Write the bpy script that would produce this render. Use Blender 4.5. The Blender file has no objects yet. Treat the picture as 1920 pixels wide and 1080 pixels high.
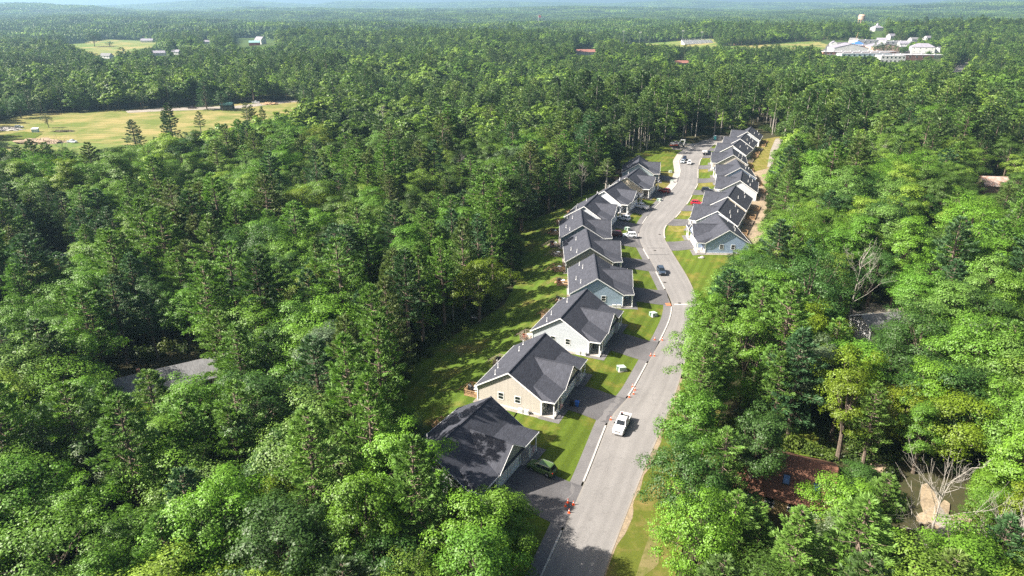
import bpy, bmesh, math, random
import numpy as np
from mathutils import Vector, Matrix, noise as mnoise

S = bpy.context.scene
COL = S.collection
R = math.radians
rnd = random.Random(7)

# ------------------------------------------------------------------ camera, sky, sun, exposure
CAM_H, FPX, HORIZON = 67.0, 1280.0, 16.0          # drone height, focal length in 1920-wide pixels, horizon row
PITCH = math.atan((540 - HORIZON) / FPX)
cam_d = bpy.data.cameras.new('camera')
cam = bpy.data.objects.new('camera', cam_d)
COL.objects.link(cam)
cam.location = (0, 0, CAM_H)
cam.rotation_euler = (math.pi / 2 - PITCH, 0, 0)
cam_d.sensor_width = 36
cam_d.lens = 36 * FPX / 1920
cam_d.clip_start, cam_d.clip_end = 1.0, 60000
S.camera = cam

SUN_EL = R(41)
SUN_H = np.array([-0.991, -0.13])                  # horizontal direction towards the sun
world = bpy.data.worlds.new('World')
S.world = world
world.use_nodes = True
wn = world.node_tree
sky = wn.nodes.new('ShaderNodeTexSky')
sky.sky_type = 'NISHITA'
sky.sun_disc = False
sky.sun_elevation = SUN_EL
sky.sun_rotation = math.atan2(SUN_H[0], SUN_H[1])
sky.air_density, sky.dust_density, sky.ozone_density = 1.0, 6.0, 1.0
bg = wn.nodes['Background']
wn.links.new(sky.outputs[0], bg.inputs[0])
bg.inputs[1].default_value = 0.052
sun_d = bpy.data.lights.new('sun', 'SUN')
sun = bpy.data.objects.new('sun', sun_d)
COL.objects.link(sun)
sun_d.energy = 5.0
sun_d.angle = R(0.53)
sun_d.color = (1.0, 0.93, 0.82)
sv = Vector((SUN_H[0] * math.cos(SUN_EL), SUN_H[1] * math.cos(SUN_EL), math.sin(SUN_EL)))
sun.rotation_euler = sv.to_track_quat('Z', 'Y').to_euler()
sun.location = (-80, 0, 120)
S.view_settings.view_transform = 'Standard'
S.view_settings.look = 'None'
S.view_settings.exposure = 1.6
S.view_settings.gamma = 1.0
S.view_settings.use_curve_mapping = False
S.render.engine = 'CYCLES'
S.cycles.max_bounces = 6
S.cycles.diffuse_bounces = 3
S.cycles.glossy_bounces = 2
S.cycles.transmission_bounces = 2
S.cycles.volume_bounces = 0
S.cycles.use_denoising = False

# ------------------------------------------------------------------ helpers: photo pixel <-> ground
_c, _s = math.cos(PITCH), math.sin(PITCH)

def proj(x, y, z):
    """world arrays -> photo pixels (1920 x 1080) and depth"""
    v2 = z - CAM_H
    Z = y * _c - v2 * _s
    Y = y * _s + v2 * _c
    Zs = np.where(Z < 1, 1, Z)
    return 960 + FPX * x / Zs, 540 - FPX * Y / Zs, Z

def un(px, py, z=0.0):
    a, b = (px - 960) / FPX, (540 - py) / FPX
    d = (a, _c + b * _s, -_s + b * _c)
    t = (z - CAM_H) / d[2]
    return (t * d[0], t * d[1])

# ------------------------------------------------------------------ road lines
ROAD_L = [un(*p) for p in [(985, 1150), (1018, 1080), (1101, 893), (1145, 778), (1180, 745), (1222, 667), (1240, 637), (1257, 600), (1262, 573), (1248, 543), (1226, 500),
          (1200, 455), (1198, 434), (1210, 412), (1226, 393), (1250, 368), (1270, 345), (1277, 322), (1273, 303), (1281, 290), (1297, 279), (1317, 263)]]
ROAD_R = [(4.0, 46.0), (8.8, 58.0)] + [un(*p) for p in [(1130, 1080), (1208, 880), (1260, 760)]] + [(34.5, 121.0), (39.6, 134.5), (43.8, 147.5), (46.4, 157.5), (47.4, 171.2), (47.6, 193.1), (47.9, 206.0), (50.4, 217.4),
          (56.0, 226.7), (65.6, 247.7), (76.6, 276.9), (82.9, 302.0), (89.5, 324.0), (100.5, 350.5), (113.5, 378.5)]

def resample(line, step):
    P = np.array(line, float)
    seg = np.hypot(*(P[1:] - P[:-1]).T)
    L = np.concatenate([[0], np.cumsum(seg)])
    n = max(2, int(L[-1] / step) + 1)
    t = np.linspace(0, L[-1], n)
    return np.stack([np.interp(t, L, P[:, 0]), np.interp(t, L, P[:, 1])], 1)

def smooth(P, k=5):
    Q = P.copy()
    for _ in range(k):
        Q[1:-1] = 0.25 * Q[:-2] + 0.5 * Q[1:-1] + 0.25 * Q[2:]
    return Q

RL = smooth(resample(ROAD_L, 1.5), 6)
RR = smooth(resample(ROAD_R, 1.5), 8)
CEN = smooth(np.array([(p + RR[np.argmin(((RR - p) ** 2).sum(1))]) / 2 for p in RL[::4]]), 2)

def line_dist(x, y, P):
    """signed distance to a polyline: positive on the right of its direction"""
    x, y = np.asarray(x, float), np.asarray(y, float)
    best = np.full(x.shape, 1e18)
    sg = np.ones(x.shape)
    for a, b in zip(P[:-1], P[1:]):
        d = b - a
        L2 = d @ d
        t = np.clip(((x - a[0]) * d[0] + (y - a[1]) * d[1]) / L2, 0, 1)
        ex, ey = x - a[0] - t * d[0], y - a[1] - t * d[1]
        q = ex * ex + ey * ey
        cr = d[0] * (y - a[1]) - d[1] * (x - a[0])
        m = q < best
        best = np.where(m, q, best)
        sg = np.where(m, np.where(cr < 0, 1.0, -1.0), sg)
    return np.sqrt(best), sg

def sst(a, b, x):
    t = np.clip((x - a) / (b - a), 0, 1)
    return t * t * (3 - 2 * t)

# smooth lattice noise, vectorised
_rng = np.random.RandomState(11)
_LAT = _rng.rand(256, 256)

def vnoise(x, y):
    x, y = np.asarray(x, float), np.asarray(y, float)
    xi, yi = np.floor(x).astype(int), np.floor(y).astype(int)
    fx, fy = x - xi, y - yi
    fx, fy = fx * fx * (3 - 2 * fx), fy * fy * (3 - 2 * fy)
    g = lambda i, j: _LAT[i % 256, j % 256]
    return (g(xi, yi) * (1 - fx) * (1 - fy) + g(xi + 1, yi) * fx * (1 - fy) + g(xi, yi + 1) * (1 - fx) * fy + g(xi + 1, yi + 1) * fx * fy) * 2 - 1

SKYLINE = [(-400, 9), (0, 7), (60, 10), (130, 12), (200, 11), (290, 8), (400, 2), (450, 3), (520, 6), (600, 9), (640, 4), (680, 4), (807, 6), (930, 3.3), (1007, 5), (1140, 7), (1280, 1.5),
           (1380, 6), (1513, 6), (1613, 8), (1747, 7), (1800, 3), (1850, -4), (1885, -3), (1920, 5), (2300, 8)]

def height(x, y):
    x, y = np.asarray(x, float), np.asarray(y, float)
    r = np.hypot(x, y)
    d, sg = line_dist(x, y, CEN)
    d = d - 4.0
    near = 1 - sst(30, 90, d)
    left = sg < 0
    hl = 0.7 * sst(1.0, 8.0, d) - 2.3 * sst(25.5, 38, d)
    hr = 0.7 * sst(1.0, 8.0, d) * sst(165, 190, y)
    h = np.where(left, hl, hr)
    h = np.where(d > 30, h * near + np.where(left, -1.6, 0.7) * (1 - near) * 0.6, h)
    # rolling country further out
    a = sst(480, 1300, r)
    h = h + a * (15 * vnoise(x / 520 + 3.3, y / 420 + 1.7) + 8 * vnoise(x / 210 + 9.1, y / 190 + 4.2))
    h = h + 7 * sst(1500, 3200, r) * vnoise(x / 900 + 5.5, y / 700 + 2.1)
    # the wooded rise behind school and ball field
    pxx = 960 + FPX * x / np.maximum(y * _c + CAM_H * _s, 50)
    h = h + np.where(y > 0, 19 * np.exp(-((r - 1680) / 260) ** 2) * sst(1180, 1380, pxx), 0)
    h = h + 20 * sst(2600, 4600, r)
    # far ridges, highest about ten kilometres off
    px = 960 + FPX * x / np.maximum(y * _c + CAM_H * _s, 50)
    top = CAM_H + (HORIZON - np.interp(px, [q[0] for q in SKYLINE], [q[1] for q in SKYLINE])) * 10500 / 1280 - 26
    h = h * (1 - sst(6500, 9000, r))
    h = h + np.where(y > 0, top * np.exp(-((r - 10500) / 2000) ** 2), 0)
    top2 = 30 + 35 * vnoise(px / 260 + 7.7, 0.5 + 0 * px)
    h = h + np.where(y > 0, np.maximum(top2, 0) * np.exp(-((r - 6200) / 1000) ** 2), 0)
    return h

def hz(x, y):
    return float(height(np.array([x]), np.array([y]))[0])

def ground(px, py):
    z = 0.0
    for _ in range(10):
        x, y = un(px, py, z)
        z = 0.5 * z + 0.5 * hz(x, y)
    return x, y, hz(x, y)

# ------------------------------------------------------------------ materials
def nt(name):
    m = bpy.data.materials.new(name)
    m.use_nodes = True
    t = m.node_tree
    return m, t, t.nodes, t.links, t.nodes['Principled BSDF']

def rgba(c):
    return (c[0], c[1], c[2], 1)

def mat(name, col, rough=0.7, var=0.15, scale=3.0, bump=0.0, metal=0.0, spec=0.3, col2=None, detail=4, big=0.0, bigscale=0.15, coat=0.0):
    """base colour broken up by two sizes of noise"""
    m, t, N, L, b = nt(name)
    b.inputs['Roughness'].default_value = rough
    b.inputs['Metallic'].default_value = metal
    b.inputs['Specular IOR Level'].default_value = spec
    b.inputs['Coat Weight'].default_value = coat
    tc = N.new('ShaderNodeTexCoord')
    nz = N.new('ShaderNodeTexNoise')
    nz.inputs['Scale'].default_value = scale
    nz.inputs['Detail'].default_value = detail
    L.new(tc.outputs['Object'], nz.inputs['Vector'])
    mx = N.new('ShaderNodeMix'); mx.data_type = 'RGBA'
    c2 = col2 or tuple(min(1, v * (1 + var)) for v in col)
    c1 = col if col2 else tuple(v * (1 - var) for v in col)
    mr = N.new('ShaderNodeMapRange')
    mr.inputs[1].default_value, mr.inputs[2].default_value = 0.32, 0.68
    L.new(nz.outputs[0], mr.inputs[0])
    L.new(mr.outputs[0], mx.inputs[0])
    mx.inputs[6].default_value, mx.inputs[7].default_value = rgba(c1), rgba(c2)
    out = mx.outputs[2]
    if big:
        n2 = N.new('ShaderNodeTexNoise')
        n2.inputs['Scale'].default_value = bigscale
        n2.inputs['Detail'].default_value = 3
        L.new(tc.outputs['Object'], n2.inputs['Vector'])
        r2 = N.new('ShaderNodeMapRange')
        r2.inputs[1].default_value, r2.inputs[2].default_value = 0.3, 0.7
        r2.inputs[3].default_value, r2.inputs[4].default_value = 1 - big, 1 + big
        L.new(n2.outputs[0], r2.inputs[0])
        vm = N.new('ShaderNodeVectorMath'); vm.operation = 'SCALE'
        L.new(out, vm.inputs[0]); L.new(r2.outputs[0], vm.inputs['Scale'])
        out = vm.outputs[0]
    L.new(out, b.inputs['Base Color'])
    if bump:
        bp = N.new('ShaderNodeBump')
        bp.inputs['Strength'].default_value = bump
        bp.inputs['Distance'].default_value = 0.05
        L.new(nz.outputs[0], bp.inputs['Height'])
        L.new(bp.outputs[0], b.inputs['Normal'])
    return m

def siding(name, col, board=0.115, vertical=False):
    """clapboard: fine lap lines as relief and a little unevenness between boards"""
    m, t, N, L, b = nt(name)
    b.inputs['Roughness'].default_value = 0.55
    tc = N.new('ShaderNodeTexCoord')
    sp = N.new('ShaderNodeSeparateXYZ')
    L.new(tc.outputs['Object'], sp.inputs[0])
    mm = N.new('ShaderNodeMath'); mm.operation = 'DIVIDE'
    if vertical:
        ad = N.new('ShaderNodeMath'); ad.operation = 'ADD'
        L.new(sp.outputs[0], ad.inputs[0]); L.new(sp.outputs[1], ad.inputs[1])
        L.new(ad.outputs[0], mm.inputs[0])
    else:
        L.new(sp.outputs[2], mm.inputs[0])
    mm.inputs[1].default_value = board
    fr = N.new('ShaderNodeMath'); fr.operation = 'FRACT'
    L.new(mm.outputs[0], fr.inputs[0])
    fl = N.new('ShaderNodeMath'); fl.operation = 'FLOOR'
    L.new(mm.outputs[0], fl.inputs[0])
    wn_ = N.new('ShaderNodeTexWhiteNoise'); wn_.noise_dimensions = '1D'
    L.new(fl.outputs[0], wn_.inputs['W'])
    nz = N.new('ShaderNodeTexNoise'); nz.inputs['Scale'].default_value = 0.8; nz.inputs['Detail'].default_value = 5
    L.new(tc.outputs['Object'], nz.inputs['Vector'])
    ad2 = N.new('ShaderNodeMath'); ad2.operation = 'ADD'
    L.new(wn_.outputs[0], ad2.inputs[0]); L.new(nz.outputs[0], ad2.inputs[1])
    mr = N.new('ShaderNodeMapRange')
    mr.inputs[1].default_value, mr.inputs[2].default_value = 0.3, 1.7
    mr.inputs[3].default_value, mr.inputs[4].default_value = 0.93, 1.06
    L.new(ad2.outputs[0], mr.inputs[0])
    vm = N.new('ShaderNodeVectorMath'); vm.operation = 'SCALE'
    vm.inputs[0].default_value = col
    L.new(mr.outputs[0], vm.inputs['Scale'])
    L.new(vm.outputs[0], b.inputs['Base Color'])
    bp = N.new('ShaderNodeBump'); bp.inputs['Strength'].default_value = 0.35; bp.inputs['Distance'].default_value = 0.02
    L.new(fr.outputs[0], bp.inputs['Height']); L.new(bp.outputs[0], b.inputs['Normal'])
    return m

def shingles(name, col):
    m, t, N, L, b = nt(name)
    b.inputs['Roughness'].default_value = 0.85
    b.inputs['Specular IOR Level'].default_value = 0.25
    tc = N.new('ShaderNodeTexCoord')
    br = N.new('ShaderNodeTexBrick')
    br.inputs['Scale'].default_value = 1.0
    br.inputs['Brick Width'].default_value = 0.55
    br.inputs['Row Height'].default_value = 0.15
    br.inputs['Mortar Size'].default_value = 0.012
    br.inputs['Bias'].default_value = 0.0
    br.inputs['Color1'].default_value = (0.80, 0.80, 0.80, 1)
    br.inputs['Color2'].default_value = (1.22, 1.22, 1.22, 1)
    br.inputs['Mortar'].default_value = (0.68, 0.68, 0.68, 1)
    mp = N.new('ShaderNodeMapping'); mp.inputs['Rotation'].default_value = (0, 0, R(90))
    L.new(tc.outputs['Object'], mp.inputs['Vector'])
    L.new(mp.outputs[0], br.inputs['Vector'])
    nz = N.new('ShaderNodeTexNoise'); nz.inputs['Scale'].default_value = 0.7; nz.inputs['Detail'].default_value = 8; nz.inputs['Roughness'].default_value = 0.7
    L.new(tc.outputs['Object'], nz.inputs['Vector'])
    mr = N.new('ShaderNodeMapRange')
    mr.inputs[1].default_value, mr.inputs[2].default_value = 0.3, 0.7
    mr.inputs[3].default_value, mr.inputs[4].default_value = 0.84, 1.18
    L.new(nz.outputs[0], mr.inputs[0])
    vm = N.new('ShaderNodeVectorMath'); vm.operation = 'SCALE'
    L.new(br.outputs[0], vm.inputs[0]); L.new(mr.outputs[0], vm.inputs['Scale'])
    mu = N.new('ShaderNodeVectorMath'); mu.operation = 'MULTIPLY'
    L.new(vm.outputs[0], mu.inputs[0]); mu.inputs[1].default_value = col
    L.new(mu.outputs[0], b.inputs['Base Color'])
    bp = N.new('ShaderNodeBump'); bp.inputs['Strength'].default_value = 0.3; bp.inputs['Distance'].default_value = 0.02
    L.new(br.outputs[0], bp.inputs['Height']); L.new(bp.outputs[0], b.inputs['Normal'])
    return m

def grass(name, c1, c2, dry, dry_amt=0.35, stripe_angle=0.0, stripe=0.12, period=2.4, patch=0.16):
    """turf: fine mottling, dry patches and faint mowing bands"""
    m, t, N, L, b = nt(name)
    b.inputs['Roughness'].default_value = 0.9
    b.inputs['Specular IOR Level'].default_value = 0.1
    tc = N.new('ShaderNodeTexCoord')
    n1 = N.new('ShaderNodeTexNoise'); n1.inputs['Scale'].default_value = 2.5; n1.inputs['Detail'].default_value = 8; n1.inputs['Roughness'].default_value = 0.75
    n2 = N.new('ShaderNodeTexNoise'); n2.inputs['Scale'].default_value = patch; n2.inputs['Detail'].default_value = 6; n2.inputs['Roughness'].default_value = 0.65
    for n in (n1, n2):
        L.new(tc.outputs['Object'], n.inputs['Vector'])
    mp = N.new('ShaderNodeMapping'); mp.inputs['Rotation'].default_value = (0, 0, stripe_angle)
    L.new(tc.outputs['Object'], mp.inputs['Vector'])
    wv = N.new('ShaderNodeTexWave'); wv.bands_direction = 'X'
    wv.inputs['Scale'].default_value = 6.2832 / (20 * period)
    wv.inputs['Distortion'].default_value = 1.2; wv.inputs['Detail'].default_value = 2; wv.inputs['Detail Scale'].default_value = 0.4
    L.new(mp.outputs[0], wv.inputs['Vector'])
    mr1 = N.new('ShaderNodeMapRange'); mr1.inputs[1].default_value, mr1.inputs[2].default_value = 0.3, 0.7
    L.new(n1.outputs[0], mr1.inputs[0])
    mx = N.new('ShaderNodeMix'); mx.data_type = 'RGBA'
    mx.inputs[6].default_value, mx.inputs[7].default_value = rgba(c1), rgba(c2)
    L.new(mr1.outputs[0], mx.inputs[0])
    mr2 = N.new('ShaderNodeMapRange'); mr2.inputs[1].default_value, mr2.inputs[2].default_value = 0.66 - dry_amt * 0.45, 0.86 - dry_amt * 0.45
    L.new(n2.outputs[0], mr2.inputs[0])
    m2 = N.new('ShaderNodeMix'); m2.data_type = 'RGBA'
    m2.inputs[7].default_value = rgba(dry)
    L.new(mr2.outputs[0], m2.inputs[0]); L.new(mx.outputs[2], m2.inputs[6])
    mr3 = N.new('ShaderNodeMapRange'); mr3.inputs[1].default_value, mr3.inputs[2].default_value = 0.3, 0.7
    mr3.inputs[3].default_value, mr3.inputs[4].default_value = 1 - stripe, 1 + stripe
    L.new(wv.outputs[0], mr3.inputs[0])
    vm = N.new('ShaderNodeVectorMath'); vm.operation = 'SCALE'
    L.new(m2.outputs[2], vm.inputs[0]); L.new(mr3.outputs[0], vm.inputs['Scale'])
    L.new(vm.outputs[0], b.inputs['Base Color'])
    bp = N.new('ShaderNodeBump'); bp.inputs['Strength'].default_value = 0.5; bp.inputs['Distance'].default_value = 0.08
    L.new(n1.outputs[0], bp.inputs['Height']); L.new(bp.outputs[0], b.inputs['Normal'])
    return m

def leaf(name, col, var=0.38, trans=0.25, from_object=True, spread=0.5, rough=0.5, spec=0.35):
    """foliage: every leaf a little different, every tree a little different, light passing through the blades"""
    m, t, N, L, b = nt(name)
    out = N['Material Output']
    b.inputs['Roughness'].default_value = rough
    b.inputs['Specular IOR Level'].default_value = spec
    ge = N.new('ShaderNodeNewGeometry')
    oi = N.new('ShaderNodeObjectInfo')
    mr = N.new('ShaderNodeMapRange')
    mr.inputs[3].default_value, mr.inputs[4].default_value = 1 - var, 1 + var
    L.new(ge.outputs['Random Per Island'], mr.inputs[0])
    vm = N.new('ShaderNodeVectorMath'); vm.operation = 'SCALE'
    L.new(mr.outputs[0], vm.inputs['Scale'])
    if from_object:
        mu = N.new('ShaderNodeVectorMath'); mu.operation = 'MULTIPLY'
        mu.inputs[0].default_value = col
        L.new(oi.outputs['Color'], mu.inputs[1])
        L.new(mu.outputs[0], vm.inputs[0])
    else:
        cr = N.new('ShaderNodeValToRGB')
        L.new(oi.outputs['Random'], cr.inputs[0])
        e = cr.color_ramp.elements
        e[0].position, e[0].color = 0.0, rgba([c * (1 - spread) * k for c, k in zip(col, (0.95, 1.0, 1.05))])
        e[1].position, e[1].color = 1.0, rgba([c * (1 + spread) * k for c, k in zip(col, (1.25, 1.0, 0.9))])
        k = e.new(0.5); k.color = rgba(col)
        st = N.new('ShaderNodeTexNoise'); st.inputs['Scale'].default_value = 0.011; st.inputs['Detail'].default_value = 3   # stands of one kind: lighter and darker stretches of wood
        L.new(oi.outputs['Location'], st.inputs['Vector'])
        sr = N.new('ShaderNodeMapRange'); sr.inputs[1].default_value, sr.inputs[2].default_value = 0.32, 0.68; sr.inputs[3].default_value, sr.inputs[4].default_value = 0.66, 1.28
        L.new(st.outputs[0], sr.inputs[0])
        sm = N.new('ShaderNodeVectorMath'); sm.operation = 'SCALE'
        L.new(cr.outputs[0], sm.inputs[0]); L.new(sr.outputs[0], sm.inputs['Scale'])
        L.new(sm.outputs[0], vm.inputs[0])
    L.new(vm.outputs[0], b.inputs['Base Color'])
    tr = N.new('ShaderNodeBsdfTranslucent')
    hs = N.new('ShaderNodeVectorMath'); hs.operation = 'MULTIPLY'
    hs.inputs[1].default_value = (1.25, 1.35, 0.6)
    L.new(vm.outputs[0], hs.inputs[0]); L.new(hs.outputs[0], tr.inputs['Color'])
    ms = N.new('ShaderNodeMixShader'); ms.inputs[0].default_value = trans
    L.new(b.outputs[0], ms.inputs[1]); L.new(tr.outputs[0], ms.inputs[2])
    L.new(ms.outputs[0], out.inputs['Surface'])
    return m

M = {}
def road_material():
    m = mat('road_asphalt', (0.186, 0.178, 0.174), 0.9, 0.08, 5.0, 0.15, big=0.08, bigscale=0.12, spec=0.2)
    t = m.node_tree; N, L = t.nodes, t.links
    b = N['Principled BSDF']
    src = b.inputs['Base Color'].links[0].from_socket
    uv = N.new('ShaderNodeUVMap'); uv.uv_map = 'along'
    sp = N.new('ShaderNodeSeparateXYZ'); L.new(uv.outputs[0], sp.inputs[0])
    cr = N.new('ShaderNodeValToRGB'); L.new(sp.outputs[0], cr.inputs[0])     # wheel paths, oil line and dusty edges across the width
    e = cr.color_ramp.elements
    e[0].position, e[0].color = 0.0, (0.62, 0.60, 0.56, 1)
    e[1].position, e[1].color = 1.0, (0.66, 0.62, 0.56, 1)
    for pos, v in ((0.05, 0.52), (0.17, 0.50), (0.24, 0.545), (0.33, 0.49), (0.42, 0.53), (0.5, 0.555), (0.58, 0.525), (0.67, 0.485), (0.76, 0.54), (0.84, 0.495), (0.95, 0.52)):
        k = e.new(pos); k.color = (v, v, v, 1)
    mp = N.new('ShaderNodeMapping'); mp.inputs['Scale'].default_value = (9, 0.10, 1); L.new(uv.outputs[0], mp.inputs['Vector'])
    nz = N.new('ShaderNodeTexNoise'); nz.inputs['Scale'].default_value = 1.0; nz.inputs['Detail'].default_value = 6; L.new(mp.outputs[0], nz.inputs['Vector'])
    mr = N.new('ShaderNodeMapRange'); mr.inputs[1].default_value, mr.inputs[2].default_value = 0.3, 0.7; mr.inputs[3].default_value, mr.inputs[4].default_value = 1.80, 2.00
    L.new(nz.outputs[0], mr.inputs[0])
    v1 = N.new('ShaderNodeVectorMath'); v1.operation = 'MULTIPLY'; L.new(src, v1.inputs[0]); L.new(cr.outputs[0], v1.inputs[1])
    v2 = N.new('ShaderNodeVectorMath'); v2.operation = 'SCALE'; L.new(v1.outputs[0], v2.inputs[0]); L.new(mr.outputs[0], v2.inputs['Scale'])
    # hairline cracks
    vo = N.new('ShaderNodeTexVoronoi'); vo.feature = 'DISTANCE_TO_EDGE'; vo.inputs['Scale'].default_value = 0.16
    tc = N.new('ShaderNodeTexCoord'); n3 = N.new('ShaderNodeTexNoise'); n3.inputs['Scale'].default_value = 0.6; n3.inputs['Detail'].default_value = 5
    L.new(tc.outputs['Object'], n3.inputs['Vector'])
    ad = N.new('ShaderNodeVectorMath'); ad.operation = 'MULTIPLY_ADD'; ad.inputs[1].default_value = (3.5, 3.5, 3.5)
    L.new(n3.outputs['Color'], ad.inputs[0]); L.new(tc.outputs['Object'], ad.inputs[2]); L.new(ad.outputs[0], vo.inputs['Vector'])
    m2 = N.new('ShaderNodeMapRange'); m2.inputs[1].default_value, m2.inputs[2].default_value = 0.0, 0.012; m2.inputs[3].default_value, m2.inputs[4].default_value = 0.80, 1.0
    L.new(vo.outputs['Distance'], m2.inputs[0])
    v3 = N.new('ShaderNodeVectorMath'); v3.operation = 'SCALE'; L.new(v2.outputs[0], v3.inputs[0]); L.new(m2.outputs[0], v3.inputs['Scale'])
    L.new(v3.outputs[0], b.inputs['Base Color'])
    return m
M['road'] = road_material()
M['drive'] = mat('driveway_asphalt', (0.098, 0.095, 0.099), 0.9, 0.14, 4.0, 0.15, big=0.16, bigscale=0.25, spec=0.2)
M['walk'] = mat('sidewalk_asphalt', (0.135, 0.13, 0.132), 0.9, 0.12, 4.0, 0.1, big=0.12, bigscale=0.2, spec=0.2)
M['kerb'] = mat('kerb_concrete', (0.38, 0.365, 0.345), 0.85, 0.12, 2.0)
M['concrete'] = mat('concrete', (0.34, 0.315, 0.29), 0.85, 0.12, 2.0, big=0.1, bigscale=0.4)
M['gravel'] = mat('gravel', (0.24, 0.215, 0.185), 0.95, 0.25, 4.0, 0.4, big=0.2, bigscale=0.2)
M['sand'] = mat('sandy_soil', (0.235, 0.185, 0.125), 0.95, 0.25, 2.5, 0.3, big=0.25, bigscale=0.25)
M['dirt'] = mat('dirt', (0.30, 0.225, 0.16), 0.95, 0.3, 1.5, 0.4, big=0.25, bigscale=0.2)
M['joint'] = mat('patch_joint', (0.075, 0.073, 0.073), 0.9, 0.1)
M['white'] = mat('white_trim', (0.80, 0.80, 0.79), 0.5, 0.03, 1.0)
M['door_white'] = mat('garage_door_white', (0.74, 0.75, 0.76), 0.45, 0.03, 1.0)
M['roof'] = shingles('roof_shingles', (0.048, 0.051, 0.065))
M['found'] = mat('foundation_concrete', (0.50, 0.48, 0.45), 0.9, 0.08, 1.5)
M['glass'] = mat('window_glass', (0.012, 0.016, 0.02), 0.08, 0.2, 0.7, spec=0.6)
M['dark'] = mat('dark_metal', (0.025, 0.026, 0.028), 0.5, 0.2)
M['wood'] = mat('deck_wood', (0.36, 0.235, 0.13), 0.8, 0.25, 3.0)
M['wood_grey'] = mat('weathered_wood', (0.25, 0.205, 0.16), 0.85, 0.25, 3.0)
M['tyre'] = mat('tyre_rubber', (0.018, 0.018, 0.018), 0.85, 0.2)
M['rim'] = mat('wheel_rim', (0.40, 0.41, 0.42), 0.35, 0.1, metal=0.7)
M['chrome'] = mat('chrome', (0.55, 0.55, 0.56), 0.25, 0.05, metal=0.9)
M['lamp_red'] = mat('tail_lamp', (0.35, 0.01, 0.01), 0.3, 0.1)
M['lamp_clear'] = mat('head_lamp', (0.7, 0.72, 0.75), 0.15, 0.05)
M['orange'] = mat('cone_orange', (0.80, 0.10, 0.015), 0.5, 0.06)
M['green_box'] = mat('utility_green', (0.42, 0.50, 0.44), 0.5, 0.06)
M['stone'] = mat('stone', (0.33, 0.31, 0.29), 0.9, 0.3, 4.0, 0.4)
M['bark'] = mat('bark', (0.115, 0.09, 0.07), 0.95, 0.35, 4.0, 0.4)
M['bark_pine'] = mat('pine_bark', (0.15, 0.115, 0.09), 0.95, 0.3, 4.0, 0.4)
M['bark_pale'] = mat('pale_bark', (0.27, 0.25, 0.22), 0.9, 0.25, 3.0, 0.3)
M['litter'] = mat('forest_floor', (0.040, 0.042, 0.018), 0.95, 0.5, 0.8, 0.5, col2=(0.062, 0.048, 0.026), big=0.3, bigscale=0.05)
M['meadow'] = grass('meadow_grass', (0.08, 0.13, 0.028), (0.12, 0.165, 0.04), (0.26, 0.21, 0.085), 0.5, R(20), 0.05, 7.0, 0.02)
M['hayfield'] = grass('hay_field', (0.18, 0.16, 0.058), (0.29, 0.235, 0.10), (0.105, 0.135, 0.03), 0.58, R(80), 0.10, 7.0, 0.045)
M['lawn'] = grass('lawn_grass', (0.052, 0.082, 0.010), (0.090, 0.128, 0.015), (0.165, 0.135, 0.032), 0.33, R(24), 0.10, 2.2)
M['lawn_back'] = grass('back_lawn_grass', (0.048, 0.084, 0.011), (0.082, 0.128, 0.017), (0.160, 0.130, 0.04), 0.30, R(24), 0.14, 3.0, 0.10)
M['lawn_dry'] = grass('dry_lawn_grass', (0.105, 0.11, 0.018), (0.15, 0.14, 0.03), (0.19, 0.155, 0.055), 0.5, R(5), 0.06, 2.3, 0.3)
M['verge'] = grass('verge_grass', (0.062, 0.080, 0.012), (0.098, 0.115, 0.018), (0.18, 0.135, 0.05), 0.40, R(0), 0.03, 3.0, 0.22)
SID = {
    'sage': siding('sage_siding', (0.247, 0.269, 0.247), vertical=True), 'beige': siding('beige_siding', (0.419, 0.386, 0.344), 0.30, True), 'pale': siding('pale_siding', (0.409, 0.437, 0.474)),
    'blue': siding('blue_siding', (0.288, 0.372, 0.474)), 'taupe': siding('taupe_siding', (0.247, 0.234, 0.206)), 'slate': siding('slate_siding', (0.186, 0.234, 0.255)), 'white': siding('white_siding', (0.482, 0.510, 0.551)),
    'cream': siding('cream_siding', (0.465, 0.409, 0.321)), 'mist': siding('mist_siding', (0.379, 0.454, 0.482)), 'deepblue': siding('deep_blue_siding', (0.288, 0.372, 0.512)),
}
M['leaf'] = leaf('broad_leaves', (1, 1, 1))
M['needle'] = leaf('pine_needles', (1, 1, 1), var=0.30, trans=0.22, rough=0.55, spec=0.3)
M['leaf_far'] = leaf('far_broad_leaves', (0.094, 0.178, 0.024), from_object=False, spread=0.58)
M['needle_far'] = leaf('far_pine_needles', (0.078, 0.146, 0.036), var=0.30, trans=0.22, from_object=False, spread=0.50)
M['leaf_scrub'] = leaf('scrub_leaves', (0.055, 0.095, 0.016), from_object=False, spread=0.45)

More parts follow.
